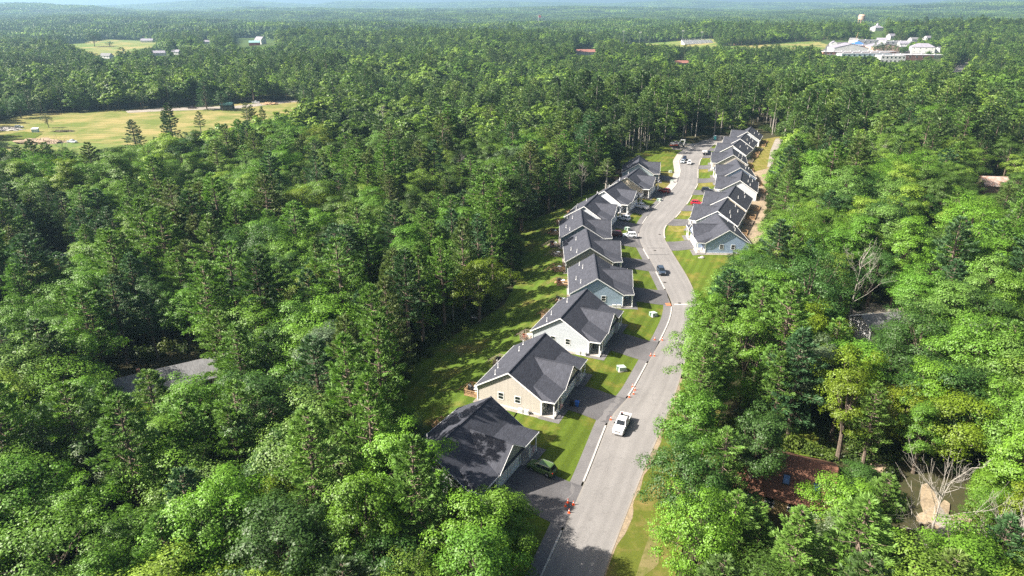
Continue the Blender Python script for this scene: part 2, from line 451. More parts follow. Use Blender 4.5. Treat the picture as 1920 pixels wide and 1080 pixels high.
# ------------------------------------------------------------------ mesh building
class MB:
    def __init__(self):
        self.v, self.f, self.m = [], [], []
    def add(self, vs, fs, mi=0, T=None):
        o = len(self.v)
        if T is not None:
            vs = [tuple(T @ Vector(q)) for q in vs]
        self.v += [tuple(q) for q in vs]
        self.f += [tuple(i + o for i in f) for f in fs]
        self.m += [mi] * len(fs)
        return self
    def box(self, x0, x1, y0, y1, z0, z1, mi=0, T=None):
        vs = [(x0, y0, z0), (x1, y0, z0), (x1, y1, z0), (x0, y1, z0), (x0, y0, z1), (x1, y0, z1), (x1, y1, z1), (x0, y1, z1)]
        return self.add(vs, [(0, 3, 2, 1), (4, 5, 6, 7), (0, 1, 5, 4), (1, 2, 6, 5), (2, 3, 7, 6), (3, 0, 4, 7)], mi, T)
    def slab(self, pts, th, mi=0, T=None):
        """a plate of thickness th below the given outline"""
        n = len(pts)
        vs = [tuple(p) for p in pts] + [(p[0], p[1], p[2] - th) for p in pts]
        fs = [tuple(range(n)), tuple(range(2 * n - 1, n - 1, -1))] + [(i, n + i, n + (i + 1) % n, (i + 1) % n) for i in range(n)]
        return self.add(vs, fs, mi, T)
    def bar(self, a, b, w, h=None, mi=0, T=None):
        """square bar from a to b"""
        a, b = Vector(a), Vector(b)
        d = (b - a)
        ln = d.length
        q = d.normalized().to_track_quat('X', 'Z').to_matrix().to_4x4()
        X = Matrix.Translation(a) @ q
        if T is not None:
            X = T @ X
        h = h or w
        return self.box(0, ln, -w / 2, w / 2, -h / 2, h / 2, mi, X)
    def tube(self, path, radii, n=7, mi=0, T=None, cap=True):
        P = [Vector(p) for p in path]
        vs, fs = [], []
        for i, p in enumerate(P):
            d = (P[min(i + 1, len(P) - 1)] - P[max(i - 1, 0)])
            d = d.normalized() if d.length > 1e-6 else Vector((0, 0, 1))
            u = d.cross(Vector((1, 0, 0)) if abs(d.x) < 0.8 else Vector((0, 1, 0))).normalized()
            w = d.cross(u)
            for k in range(n):
                a = 2 * math.pi * k / n
                vs.append(tuple(p + (u * math.cos(a) + w * math.sin(a)) * radii[i]))
        for i in range(len(P) - 1):
            for k in range(n):
                fs.append((i * n + k, i * n + (k + 1) % n, (i + 1) * n + (k + 1) % n, (i + 1) * n + k))
        if cap:
            fs.append(tuple(range(n - 1, -1, -1)))
            fs.append(tuple((len(P) - 1) * n + k for k in range(n)))
        return self.add(vs, fs, mi, T)
    def cyl(self, a, b, r, n=14, mi=0, T=None, r2=None):
        return self.tube([a, b], [r, r if r2 is None else r2], n, mi, T)
    def mesh(self, name, mats):
        me = bpy.data.meshes.new(name)
        me.from_pydata(self.v, [], self.f)
        for k in (mats if isinstance(mats, (list, tuple)) else [mats]):
            me.materials.append(k)
        if any(self.m):
            me.polygons.foreach_set('material_index', self.m)
        me.update()
        return me
    def build(self, name, mats, parent=None, smooth_=False):
        me = self.mesh(name, mats)
        if smooth_:
            me.polygons.foreach_set('use_smooth', [True] * len(me.polygons))
        return link(name, me, parent)

def link(name, data, parent=None):
    o = bpy.data.objects.new(name, data)
    COL.objects.link(o)
    if parent is not None:
        o.parent = parent
    return o

def tag(o, label=None, cat=None, group=None, kind=None):
    for k, v in (('label', label), ('category', cat), ('group', group), ('kind', kind)):
        if v:
            o[k] = v
    return o

def thing(name, label, cat, loc=(0, 0, 0), rz=0.0, group=None):
    o = link(name, None)
    o.location = loc
    o.rotation_euler = (0, 0, rz)
    o.empty_display_size = 0.2
    return tag(o, label, cat, group)

def struct(o):
    o['kind'] = 'structure'
    return o

def ordered_copy(o, parent=None):
    c = o.copy()
    COL.objects.link(c)
    c.parent = parent
    for ch in [k for k in KIDS.get(o.name, [])]:
        ordered_copy(ch, c)
    return c
KIDS = {}

# a sheet that lies on the ground, off metres above it, cut along a regular grid so that neighbouring sheets bend alike
def sheet(name, poly, off, m, step=1.5, parent=None, build=True):
    bm = bmesh.new()
    vs = [bm.verts.new((p[0], p[1], 0)) for p in poly]
    bm.faces.new(vs)
    bmesh.ops.triangulate(bm, faces=bm.faces[:])
    xs, ys = [p[0] for p in poly], [p[1] for p in poly]
    for ax, lo, hi in ((0, min(xs), max(xs)), (1, min(ys), max(ys))):
        k = math.floor(lo / step) + 1
        while k * step < hi:
            co = [0, 0, 0]; no = [0, 0, 0]
            co[ax] = k * step; no[ax] = 1
            bmesh.ops.bisect_plane(bm, geom=bm.verts[:] + bm.edges[:] + bm.faces[:], plane_co=co, plane_no=no, dist=1e-5)
            k += 1
    bm.verts.ensure_lookup_table()
    X = np.array([v.co.x for v in bm.verts]); Y = np.array([v.co.y for v in bm.verts])
    Zs = height(X, Y) + off
    for v, z in zip(bm.verts, Zs):
        v.co.z = z
    bmesh.ops.recalc_face_normals(bm, faces=bm.faces[:])
    if sum(f.normal.z for f in bm.faces) < 0:
        bmesh.ops.reverse_faces(bm, faces=bm.faces[:])
    me = bpy.data.meshes.new(name)
    bm.to_mesh(me); bm.free()
    me.materials.append(m)
    o = link(name, me, parent)
    if parent is None:
        struct(o)
    return o

def band(L1, L2, off1, off2, name, m, K=4, uv=False):
    """strip between two lines of equally many points"""
    n = len(L1)
    z1, z2 = height(L1[:, 0], L1[:, 1]) + off1, height(L2[:, 0], L2[:, 1]) + off2
    vs, fs = [], []
    for i in range(n):
        for k in range(K + 1):
            t = k / K
            x, y = L1[i] * (1 - t) + L2[i] * t
            vs.append((x, y, z1[i] * (1 - t) + z2[i] * t))
    for i in range(n - 1):
        for k in range(K):
            a = i * (K + 1) + k
            fs.append((a, a + 1, a + K + 2, a + K + 1))
    b = MB(); b.add(vs, fs)
    o = b.build(name, m)
    if uv:
        s = np.concatenate([[0], np.cumsum(np.hypot(*(L1[1:] - L1[:-1]).T))])
        lay = o.data.uv_layers.new(name='along')
        q = []
        for l in o.data.loops:
            q += [(l.vertex_index % (K + 1)) / K, s[l.vertex_index // (K + 1)]]
        lay.data.foreach_set('uv', q)
    return struct(o)

def offset_line(P, d):
    """shift a polyline d metres to its right"""
    t = np.gradient(P, axis=0)
    t /= np.hypot(t[:, 0], t[:, 1])[:, None]
    return P + np.stack([t[:, 1], -t[:, 0]], 1) * d

def inside(px, py, poly):
    px, py = np.asarray(px, float), np.asarray(py, float)
    r = np.zeros(px.shape, bool)
    n = len(poly)
    for i in range(n):
        x1, y1 = poly[i]; x2, y2 = poly[(i + 1) % n]
        if y1 == y2:
            continue
        c = (y1 > py) != (y2 > py)
        r ^= c & (px < (x2 - x1) * (py - y1) / (y2 - y1) + x1)
    return r
# ------------------------------------------------------------------ houses: where they stand
# ridge ends as they show in the photograph (near end, far end), siding, label
HOUSE_PX = [
    ('L', (804, 848), (924, 741), 'sage', 'grey green twin house in dappled tree shade, nearest house on the street'),
    ('L', (952.7, 698.8), (1022.4, 623.9), 'beige', 'beige twin house with small flag by its porch, beside the shaded grey green house'),
    ('L', (1050.4, 596.3), (1100, 541.5), 'pale', 'pale near-white twin house directly beyond the beige house nearest the camera'),
    ('L', (1120.5, 522), (1113.8, 476.7), 'blue', 'pale blue twin house with long deck stairs, beyond the near-white house'),
    ('L', (1106.7, 464), (1098.5, 427), 'taupe', 'taupe gabled twin house between the pale blue house and the slate one'),
    ('L', (1092.5, 421.7), (1089, 394), 'slate', 'slate grey twin house where the road bends, white car before its neighbour'),
    ('L', (1095, 386.7), (1120.8, 362.5), 'white', 'white twin house with silver car on its drive, second before the cream house'),
    ('L', (1133, 358), (1163, 339.5), 'white', 'white twin house with white pickup on its drive, next before the cream house'),
    ('L', (1175.8, 331.7), (1197.5, 315), 'cream', 'cream twin house with dark red car on its driveway'),
    ('L', (1197.5, 306.7), (1198.5, 291.5), 'mist', 'last pale green house of its row, beside the green grass bank'),
    ('R', (1368.5, 431.4), (1343, 399.5), 'deepblue', 'blue gabled house nearest of the row on the outer side of the bend'),
    ('R', (1345.7, 395.4), (1363, 372), 'white', 'white gabled house next behind the blue house, bright red car before it'),
    ('R', (1365, 368.5), (1380, 346), 'cream', 'cream gabled house with black car on its driveway'),
    ('R', (1388, 338), (1392, 319), 'white', 'white walled house with dark roof beyond the house with the black car'),
    ('R', (1389, 314), (1379, 296), 'deepblue', 'blue house halfway up the outer row, fifth from the bend'),
    ('R', (1375, 290), (1372.5, 276), 'beige', 'beige house of the outer row with white-topped truck before it'),
    ('R', (1374, 272.5), (1389, 261), 'white', 'white house third from the far end of the outer row'),
    ('R', (1388, 260), (1400, 247.5), 'white', 'white house last but one at the far end of the outer row'),
    ('R', (1401.7, 246.7), (1408, 238), 'pale', 'farthest house of the outer row, against the wood by the turning circle'),
]
HOUSES = []
for side, a, b, sid, lab in HOUSE_PX:
    A, B = np.array(un(*a, 8.1)), np.array(un(*b, 8.1))
    d = (B - A) / np.linalg.norm(B - A)
    mid = A + d * 8.7
    rz = math.atan2(d[1], d[0]) - math.pi / 2
    fx = np.array([d[1], -d[0]])
    if side == 'R':
        rz += math.pi
        fx = -fx
        d = -d
    HOUSES.append(dict(side=side, mid=mid, rz=rz, fx=fx, fy=d, sid=sid, label=lab))
PAD = 0.7

def hw(h, x, y):
    p = h['mid'] + h['fx'] * x + h['fy'] * y
    return (float(p[0]), float(p[1]))

def hlocal(h, x, y):
    dx, dy = np.asarray(x) - h['mid'][0], np.asarray(y) - h['mid'][1]
    return dx * h['fx'][0] + dy * h['fx'][1], dx * h['fy'][0] + dy * h['fy'][1]

# ------------------------------------------------------------------ ground, one sheet to the horizon
FIELD_HAY = [(-40, 236), (20, 222), (60, 214), (110, 212), (200, 207), (300, 203), (340, 198), (440, 194), (545, 189), (566, 192), (562, 214), (520, 232), (470, 246), (400, 262), (300, 274), (140, 268), (-40, 262)]
FIELD_GREEN = [(-60, 262), (140, 268), (300, 274), (330, 290), (260, 320), (190, 350), (-60, 350)]
GREEN_SEEN = [(-60, 262), (140, 268), (300, 274), (255, 288), (180, 296), (60, 302), (-60, 298)]
FIELD_FAR = [(118, 84), (165, 77), (200, 74), (262, 77), (296, 80), (282, 92), (250, 103), (185, 111)]
FIELD_BALL = [(1148, 84), (1190, 82), (1262, 78), (1338, 73), (1345, 84), (1335, 96), (1270, 94), (1185, 92)]
FIELD_BALL2 = [(1352, 88), (1430, 84), (1460, 80), (1525, 77), (1552, 84), (1548, 96), (1440, 98), (1360, 95)]
SCHOOL = [(1530, 97), (1556, 80), (1700, 76), (1742, 80), (1742, 106), (1720, 116), (1650, 120), (1632, 110), (1560, 106)]
ROADFAR = [(1782, 136), (1796, 120), (1820, 116), (1800, 137)]
CLEAR = [(1062, 1090), (1040, 1005), (1005, 955), (960, 935), (893, 945), (852, 890), (812, 805), (770, 778), (738, 748), (790, 690), (845, 640), (905, 600), (958, 560), (985, 500), (985, 440), (975, 412), (1048, 392),
         (1060, 388), (1128, 343), (1160, 316), (1165, 300), (1205, 283), (1245, 272), (1262, 262), (1320, 252), (1372, 250), (1415, 236), (1446, 250), (1464, 262), (1436, 326), (1426, 440), (1412, 456), (1362, 476), (1352, 505),
         (1326, 530), (1314, 560), (1312, 604), (1314, 622), (1290, 646), (1264, 660), (1262, 738), (1246, 790), (1220, 880), (1214, 960), (1222, 1090)]
HOUSE_GREY_LEFT = [(206, 712), (212, 694), (300, 672), (364, 660), (372, 700), (330, 722), (250, 748), (228, 752)]
HOUSE_BROWN = [(1418, 846), (1440, 838), (1572, 872), (1560, 895), (1510, 930), (1490, 960), (1440, 960), (1416, 930)]
HOUSE_BARN = [(1832, 330), (1876, 328), (1880, 356), (1850, 372), (1832, 358)]
GAP_LAWN = [(1428, 800), (1462, 774), (1512, 780), (1512, 828), (1470, 836), (1430, 836)]
GAP_SAND = [(1702, 900), (1740, 872), (1786, 905), (1790, 960), (1775, 1010), (1735, 1050), (1716, 1040)]
GAP_YARD = [(1620, 575), (1655, 572), (1690, 585), (1680, 598), (1650, 640), (1612, 636), (1608, 605)]
GAP_DRIVE = [(1705, 438), (1745, 434), (1762, 448), (1742, 462), (1712, 456)]
GAP_CAR = [(108, 462), (126, 460), (132, 488), (112, 490)]
GAP_BARN_FAR = [(440, 72), (515, 68), (516, 86), (442, 88)]
SCHOOL_SEEN = [[(1575, 99), (1690, 99), (1690, 105), (1575, 105)], [(1548, 84), (1628, 84), (1628, 96), (1548, 96)], [(1652, 104), (1690, 104), (1690, 116), (1652, 116)], [(1694, 100), (1732, 100), (1732, 113), (1694, 113)],
    [(1718, 86), (1740, 86), (1740, 98), (1718, 98)], [(1664, 77), (1700, 77), (1700, 83), (1664, 83)], [(1606, 76), (1640, 76), (1640, 82), (1606, 82)]]
PROTECT = [CLEAR, HOUSE_GREY_LEFT, HOUSE_BROWN, HOUSE_BARN, GAP_SAND, GAP_YARD, GAP_DRIVE, FIELD_HAY, GREEN_SEEN, FIELD_FAR, FIELD_BALL, FIELD_BALL2, ROADFAR, GAP_BARN_FAR]

M['verge_dry'] = grass('worn_verge', (0.13, 0.12, 0.045), (0.19, 0.155, 0.075), (0.085, 0.10, 0.02), 0.45, 0.0, 0.03, 3.0, 0.5)

def build_ground():
    ys = list(np.arange(-40, 430, 2.2))
    y = ys[-1]
    while y < 15500:
        y *= 1.028
        ys.append(y)
    ys = np.array(ys)
    nx = 230
    u = np.linspace(-1, 1, nx)
    X = u[None, :] * (np.maximum(ys, 60)[:, None] * 0.95 + 130)
    Y = np.repeat(ys[:, None], nx, 1)
    Z = height(X, Y)
    d, sg = line_dist(X, Y, CEN)
    Z = Z - 0.18 * (1 - sst(70, 110, d))
    V = np.stack([X, Y, Z], -1).reshape(-1, 3)
    n, mcols = len(ys), nx
    idx = np.arange(n * mcols).reshape(n, mcols)
    F = np.stack([idx[:-1, :-1], idx[:-1, 1:], idx[1:, 1:], idx[1:, :-1]], -1).reshape(-1, 4)
    me = bpy.data.meshes.new('ground')
    me.from_pydata(V.tolist(), [], F.tolist())
    me.polygons.foreach_set('use_smooth', [True] * len(me.polygons))
    # far off the ground is one closed wood: leaf colour instead of litter
    m, t, N, L, b = nt('ground_cover')
    b.inputs['Roughness'].default_value = 0.95
    b.inputs['Specular IOR Level'].default_value = 0.1
    tc = N.new('ShaderNodeTexCoord')
    ln = N.new('ShaderNodeVectorMath'); ln.operation = 'LENGTH'
    L.new(tc.outputs['Object'], ln.inputs[0])
    mr = N.new('ShaderNodeMapRange'); mr.inputs[1].default_value, mr.inputs[2].default_value = 500, 1500
    L.new(ln.outputs['Value'], mr.inputs[0])
    n1 = N.new('ShaderNodeTexNoise'); n1.inputs['Scale'].default_value = 0.7; n1.inputs['Detail'].default_value = 7
    n2 = N.new('ShaderNodeTexNoise'); n2.inputs['Scale'].default_value = 0.02; n2.inputs['Detail'].default_value = 8; n2.inputs['Roughness'].default_value = 0.7
    L.new(tc.outputs['Object'], n1.inputs['Vector']); L.new(tc.outputs['Object'], n2.inputs['Vector'])
    a = N.new('ShaderNodeMix'); a.data_type = 'RGBA'
    a.inputs[6].default_value, a.inputs[7].default_value = (0.026, 0.034, 0.012, 1), (0.060, 0.050, 0.028, 1)
    c = N.new('ShaderNodeMix'); c.data_type = 'RGBA'
    c.inputs[6].default_value, c.inputs[7].default_value = (0.030, 0.055, 0.014, 1), (0.075, 0.115, 0.028, 1)
    L.new(n1.outputs[0], a.inputs[0]); L.new(n2.outputs[0], c.inputs[0])
    e = N.new('ShaderNodeMix'); e.data_type = 'RGBA'
    L.new(mr.outputs[0], e.inputs[0]); L.new(a.outputs[2], e.inputs[6]); L.new(c.outputs[2], e.inputs[7])
    L.new(e.outputs[2], b.inputs['Base Color'])
    bp = N.new('ShaderNodeBump'); bp.inputs['Strength'].default_value = 0.6; bp.inputs['Distance'].default_value = 0.15
    L.new(n1.outputs[0], bp.inputs['Height']); L.new(bp.outputs[0], b.inputs['Normal'])
    me.materials.append(m)
    struct(link('ground', me))

build_ground()

def seg(P, y0, y1):
    m = (P[:, 1] >= y0) & (P[:, 1] <= y1)
    return P[m]

# road, sidewalk, kerbs, driveways
nR = 220
def even(P, n):
    s = np.concatenate([[0], np.cumsum(np.hypot(*(P[1:] - P[:-1]).T))])
    t = np.linspace(0, s[-1], n)
    return np.stack([np.interp(t, s, P[:, 0]), np.interp(t, s, P[:, 1])], 1)
rl = even(seg(RL, 40, 400), nR)
# match each left point with the road-right point straight across
RRd = resample(RR, 0.3)
rr = []
tl = np.gradient(rl, axis=0); tl /= np.hypot(tl[:, 0], tl[:, 1])[:, None]
last = 0
for i, p in enumerate(rl):
    dots = np.abs((RRd - p) @ tl[i]) + 1e3 * (np.hypot(*(RRd - p).T) > 16)
    j = max(last, int(np.argmin(dots)))
    last = j
    rr.append(RRd[j])
rr = smooth(np.array(rr), 3)
band(rl, rr, 0.06, 0.06, 'road', M['road'], 12, True)

def in_drive(p, side):
    for h in HOUSES:
        if h['side'] == side:
            x, y = hlocal(h, p[0], p[1])
            if 5 < x < 32 and abs(y) < (4.9 if side == 'L' else 4.6):
                return True
    return False

def kerb_runs(P, off, side, y0, y1, w=0.28, hgt=0.17):
    Q = even(seg(P, y0, y1), int((y1 - y0) / 1.1))
    Qo, Qi = offset_line(Q, off), offset_line(Q, off - w if off < 0 else off + w)
    run = []
    k = 0
    for i in range(len(Q) + 1):
        ok = i < len(Q) and not in_drive(Q[i], side)
        if ok:
            run.append(i)
        else:
            if len(run) > 2:
                b = MB()
                z = height(Qo[run, 0], Qo[run, 1])
                vs, fs = [], []
                for q, zz in zip(run, z):
                    for (pt, dz) in ((Qo[q], -0.05), (Qo[q], hgt), (Qi[q], hgt), (Qi[q], -0.05)):
                        vs.append((pt[0], pt[1], zz + dz))
                for q in range(len(run) - 1):
                    for e in range(4):
                        fs.append((q * 4 + e, q * 4 + (e + 1) % 4, q * 4 + 4 + (e + 1) % 4, q * 4 + 4 + e))
                fs += [(3, 2, 1, 0), tuple(len(vs) - 4 + e for e in range(4))]
                b.add(vs, fs)
                struct(b.build('kerb', M['kerb']))
            run = []
kerb_runs(RL, -0.02, 'L', 52, 372)
kerb_runs(RR, 0.02, 'R', 204, 372)

wl = even(seg(RL, 45, 262), 170)
band(offset_line(wl, -2.1), offset_line(wl, -0.32), 0.035, 0.035, 'sidewalk', M['walk'])
wl = even(seg(RL, 262, 366), 80)
band(offset_line(wl, -2.9), offset_line(wl, -0.32), 0.035, 0.035, 'pale_sidewalk', M['concrete'])

def reach(h, y):
    """how far in front of the house the road edge lies"""
    for x in np.arange(9, 45, 0.25):
        p = hw(h, x, y)
        d, _ = line_dist(np.array([p[0]]), np.array([p[1]]), CEN)
        if d[0] < 4.6:
            return x
    return 24
for h in HOUSES:
    ya, yb = (-4.5, 4.4) if h['side'] == 'L' else (-4.0, 4.0)
    xa, xb = reach(h, ya) + 1.2, reach(h, yb) + 1.2
    sheet('driveway', [hw(h, 6, ya), hw(h, xa, ya - 0.3), hw(h, xb, yb + 0.3), hw(h, 6, yb)], 0.045, M['drive'])
    for s in (-1, 1):                                             # gravel apron by the porch end
        q = [hw(h, 6.0, s * 3.6), hw(h, 9.9, s * 4.6), hw(h, 9.9, s * 9.4), hw(h, 6.0, s * 9.4)]
        sheet('porch_apron', q, 0.03, M['walk'])
    sheet('gravel_bed', [hw(h, -6.9, -9.2), hw(h, 6.1, -9.2), hw(h, 6.1, 9.2), hw(h, -6.9, 9.2)], 0.025, M['gravel'])

def mids(side, x=0):
    return [hw(h, x, y) for h in HOUSES if h['side'] == side for y in ((-8, 8) if side == 'L' else (8, -8))]
ml = mids('L', 2)
fl = offset_line(RL, -1.95)
def pts(P, k=1):
    return [tuple(p) for p in P[::k]]
n8, n9 = 16, 20
front = pts(seg(fl, 50, 250), 3)
sheet('front_lawn', [(-16, 62)] + front + [tuple(q) for q in ml[:n8][::-1]], 0.0, M['lawn'])
front = pts(seg(fl, 250, 300), 3)
sheet('dry_front_lawn', [front[0]] + front[1:] + [tuple(q) for q in ml[n8 - 1:][::-1]], 0.001, M['lawn_dry'])
front = pts(seg(fl, 299, 372), 3)
sheet('bank_lawn', [tuple(ml[-1])] + front + [un(1268, 263), un(1215, 280), un(1165, 297), hw(HOUSES[9], -8, 8)], 0.003, M['lawn'])
back = [un(*p) for p in [(1120, 345), (1050, 388), (970, 410), (978, 440), (978, 500), (945, 560), (880, 603), (800, 640), (740, 690), (690, 745), (640, 830), (760, 900)]]
sheet('back_lawn', [tuple(q) for q in mids('L', 1.7)[:18]] + [(float(a), float(b)) for a, b in back], 0.002, M['lawn_back'], 2.2)
# outer side of the street
mr_ = mids('R', 2)
frr = offset_line(RR, 0.1)
fr = pts(seg(frr, 150, 372), 3)
far_r = [tuple(q) for q in mr_]
sheet('outer_lawn', fr + far_r[::-1] + [(74, 186), (66, 176), (60, 162), (50, 150)], 0.0, M['lawn'])
for k in (1, 2, 4, 5):                                            # browner plots between the driveways
    h = HOUSES[10 + k]
    q = [hw(h, 9.5, 4.3), hw(h, reach(h, 4.3) + 0.1, 4.5), hw(h, reach(h, 10) + 0.1, 10.0), hw(h, 9.5, 11.5)]
    sheet('dry_plot_lawn', q, 0.012, M['lawn_dry'])
yard = [tuple(q) for q in mids('R', -2)]
sheet('back_yard_dirt', yard[:10] + [un(1446, 305), un(1438, 380), un(1436, 440), un(1410, 470)], 0.004, M['sand'])
sheet('outer_back_lawn', yard[9:] + [un(1480, 255), un(1460, 275), un(1448, 316), un(1425, 322)], 0.006, M['lawn_dry'])
sheet('gravel_strip', [un(1454, 262), un(1470, 262), un(1454, 290), un(1446, 318), un(1438, 316), un(1444, 285)], 0.03, M['gravel'])
vr = even(seg(RR, 48, 118), 60)
band(offset_line(vr, 0.0), offset_line(vr, 8.5), 0.0, 0.0, 'verge', M['verge'])
w_ = 0.55 + 0.4 * vnoise(vr[:, 1] / 3.0, vr[:, 0] * 0 + 3)
o2 = vr + (offset_line(vr, 1.0) - vr) * w_[:, None]
band(offset_line(vr, -0.05), o2, 0.03, 0.012, 'sandy_edge', M['sand'])
vq = even(seg(RR, 52, 78), 30)
w1 = 4.2 + 0.5 * vnoise(vq[:, 1] / 4, vq[:, 0] * 0 + 8); w2 = w1 + 1.5 + 0.8 * vnoise(vq[:, 1] / 3.1, vq[:, 0] * 0 + 5)
t_ = offset_line(vq, 1.0) - vq
band(vq + t_ * w1[:, None], vq + t_ * w2[:, None], 0.014, 0.014, 'sandy_track', M['verge_dry'])
sheet('work_pad', [un(*p) for p in [(1262, 283), (1252, 274), (1262, 268), (1290, 270), (1312, 268), (1312, 276), (1285, 282)]], 0.02, M['gravel'])
sheet('turning_circle', [un(*p) for p in [(1318, 264), (1345, 256), (1372, 258), (1368, 266), (1340, 272), (1318, 275)]], 0.05, M['road'])
# patches and seams in the asphalt
def road_line(a, b, w, name='asphalt_seam', m='joint'):
    A, B = np.array(un(*a)), np.array(un(*b))
    d = (B - A) / np.linalg.norm(B - A); n = np.array([-d[1], d[0]]) * w / 2
    L1 = np.linspace(A + n, B + n, 8); L2 = np.linspace(A - n, B - n, 8)
    band(L1, L2, 0.07, 0.07, name, M[m])
road_line((1213, 465.5), (1246, 465.5), 0.35)
road_line((1216, 478), (1256, 477), 0.35)
road_line((1264, 571), (1312, 571), 0.7, 'concrete_seam', 'kerb')
road_line((1297, 347), (1308, 347.5), 0.5)
# fields
def gpoly(P):
    out = []
    for p in P:
        x, y, z = ground(*p)
        out.append((x, y))
    return out
sheet('hay_field', gpoly(FIELD_HAY), 0.10, M['hayfield'], 8)
sheet('meadow', gpoly(FIELD_GREEN), 0.08, M['meadow'], 8)
sheet('mown_patch', gpoly([(-10, 262), (30, 264), (62, 262), (80, 251), (44, 247), (10, 253), (-10, 256)]), 0.22, M['lawn'], 6)
sheet('far_field', gpoly(FIELD_FAR), 0.5, M['meadow'], 25)
sheet('ball_field', gpoly(FIELD_BALL), 0.4, M['meadow'], 25)
sheet('ball_field', gpoly(FIELD_BALL2), 0.4, M['meadow'], 25)
sheet('school_yard', gpoly(SCHOOL), 0.4, M['drive'], 25)
sheet('far_road', gpoly([(1740, 140), (1782, 136), (1800, 120), (1822, 116), (1802, 138), (1760, 146)]), 0.4, M['road'], 15)
sheet('shaded_lawn', gpoly([(1400, 836), (1462, 770), (1530, 780), (1540, 860), (1470, 850)]), 0.05, M['lawn'], 2)
def ragged(cx, cy, rx, ry, seed, n=40):
    r = random.Random(seed); a0 = r.uniform(0, 6)
    return [(cx + rx * math.cos(a) * k, cy + ry * math.sin(a) * k) for a, k in ((2 * math.pi * i / n, 0.72 + 0.22 * math.sin(3 * 2 * math.pi * i / n + a0) + 0.16 * math.sin(7 * 2 * math.pi * i / n + 2 * a0) + r.uniform(-0.07, 0.07)) for i in range(n))]
sheet('worn_clearing', gpoly(ragged(1758, 985, 60, 76, 3)), 0.04, M['sand'], 2)
sheet('sandy_clearing', gpoly(ragged(1772, 988, 30, 38, 8)), 0.09, M['gravel'], 2)
sheet('brown_yard', gpoly([(1590, 880), (1640, 830), (1680, 840), (1660, 890)]), 0.05, M['dirt'], 2)
sheet('yard_gravel', gpoly([(1600, 570), (1700, 566), (1700, 600), (1660, 660), (1590, 650)]), 0.05, M['gravel'], 2)
sheet('wood_drive', gpoly([(1690, 430), (1760, 430), (1775, 455), (1730, 468), (1700, 462)]), 0.05, M['gravel'], 3)
# ------------------------------------------------------------------ the twin houses
def zr(x):
    return 7.4 - 0.63 * abs(x)

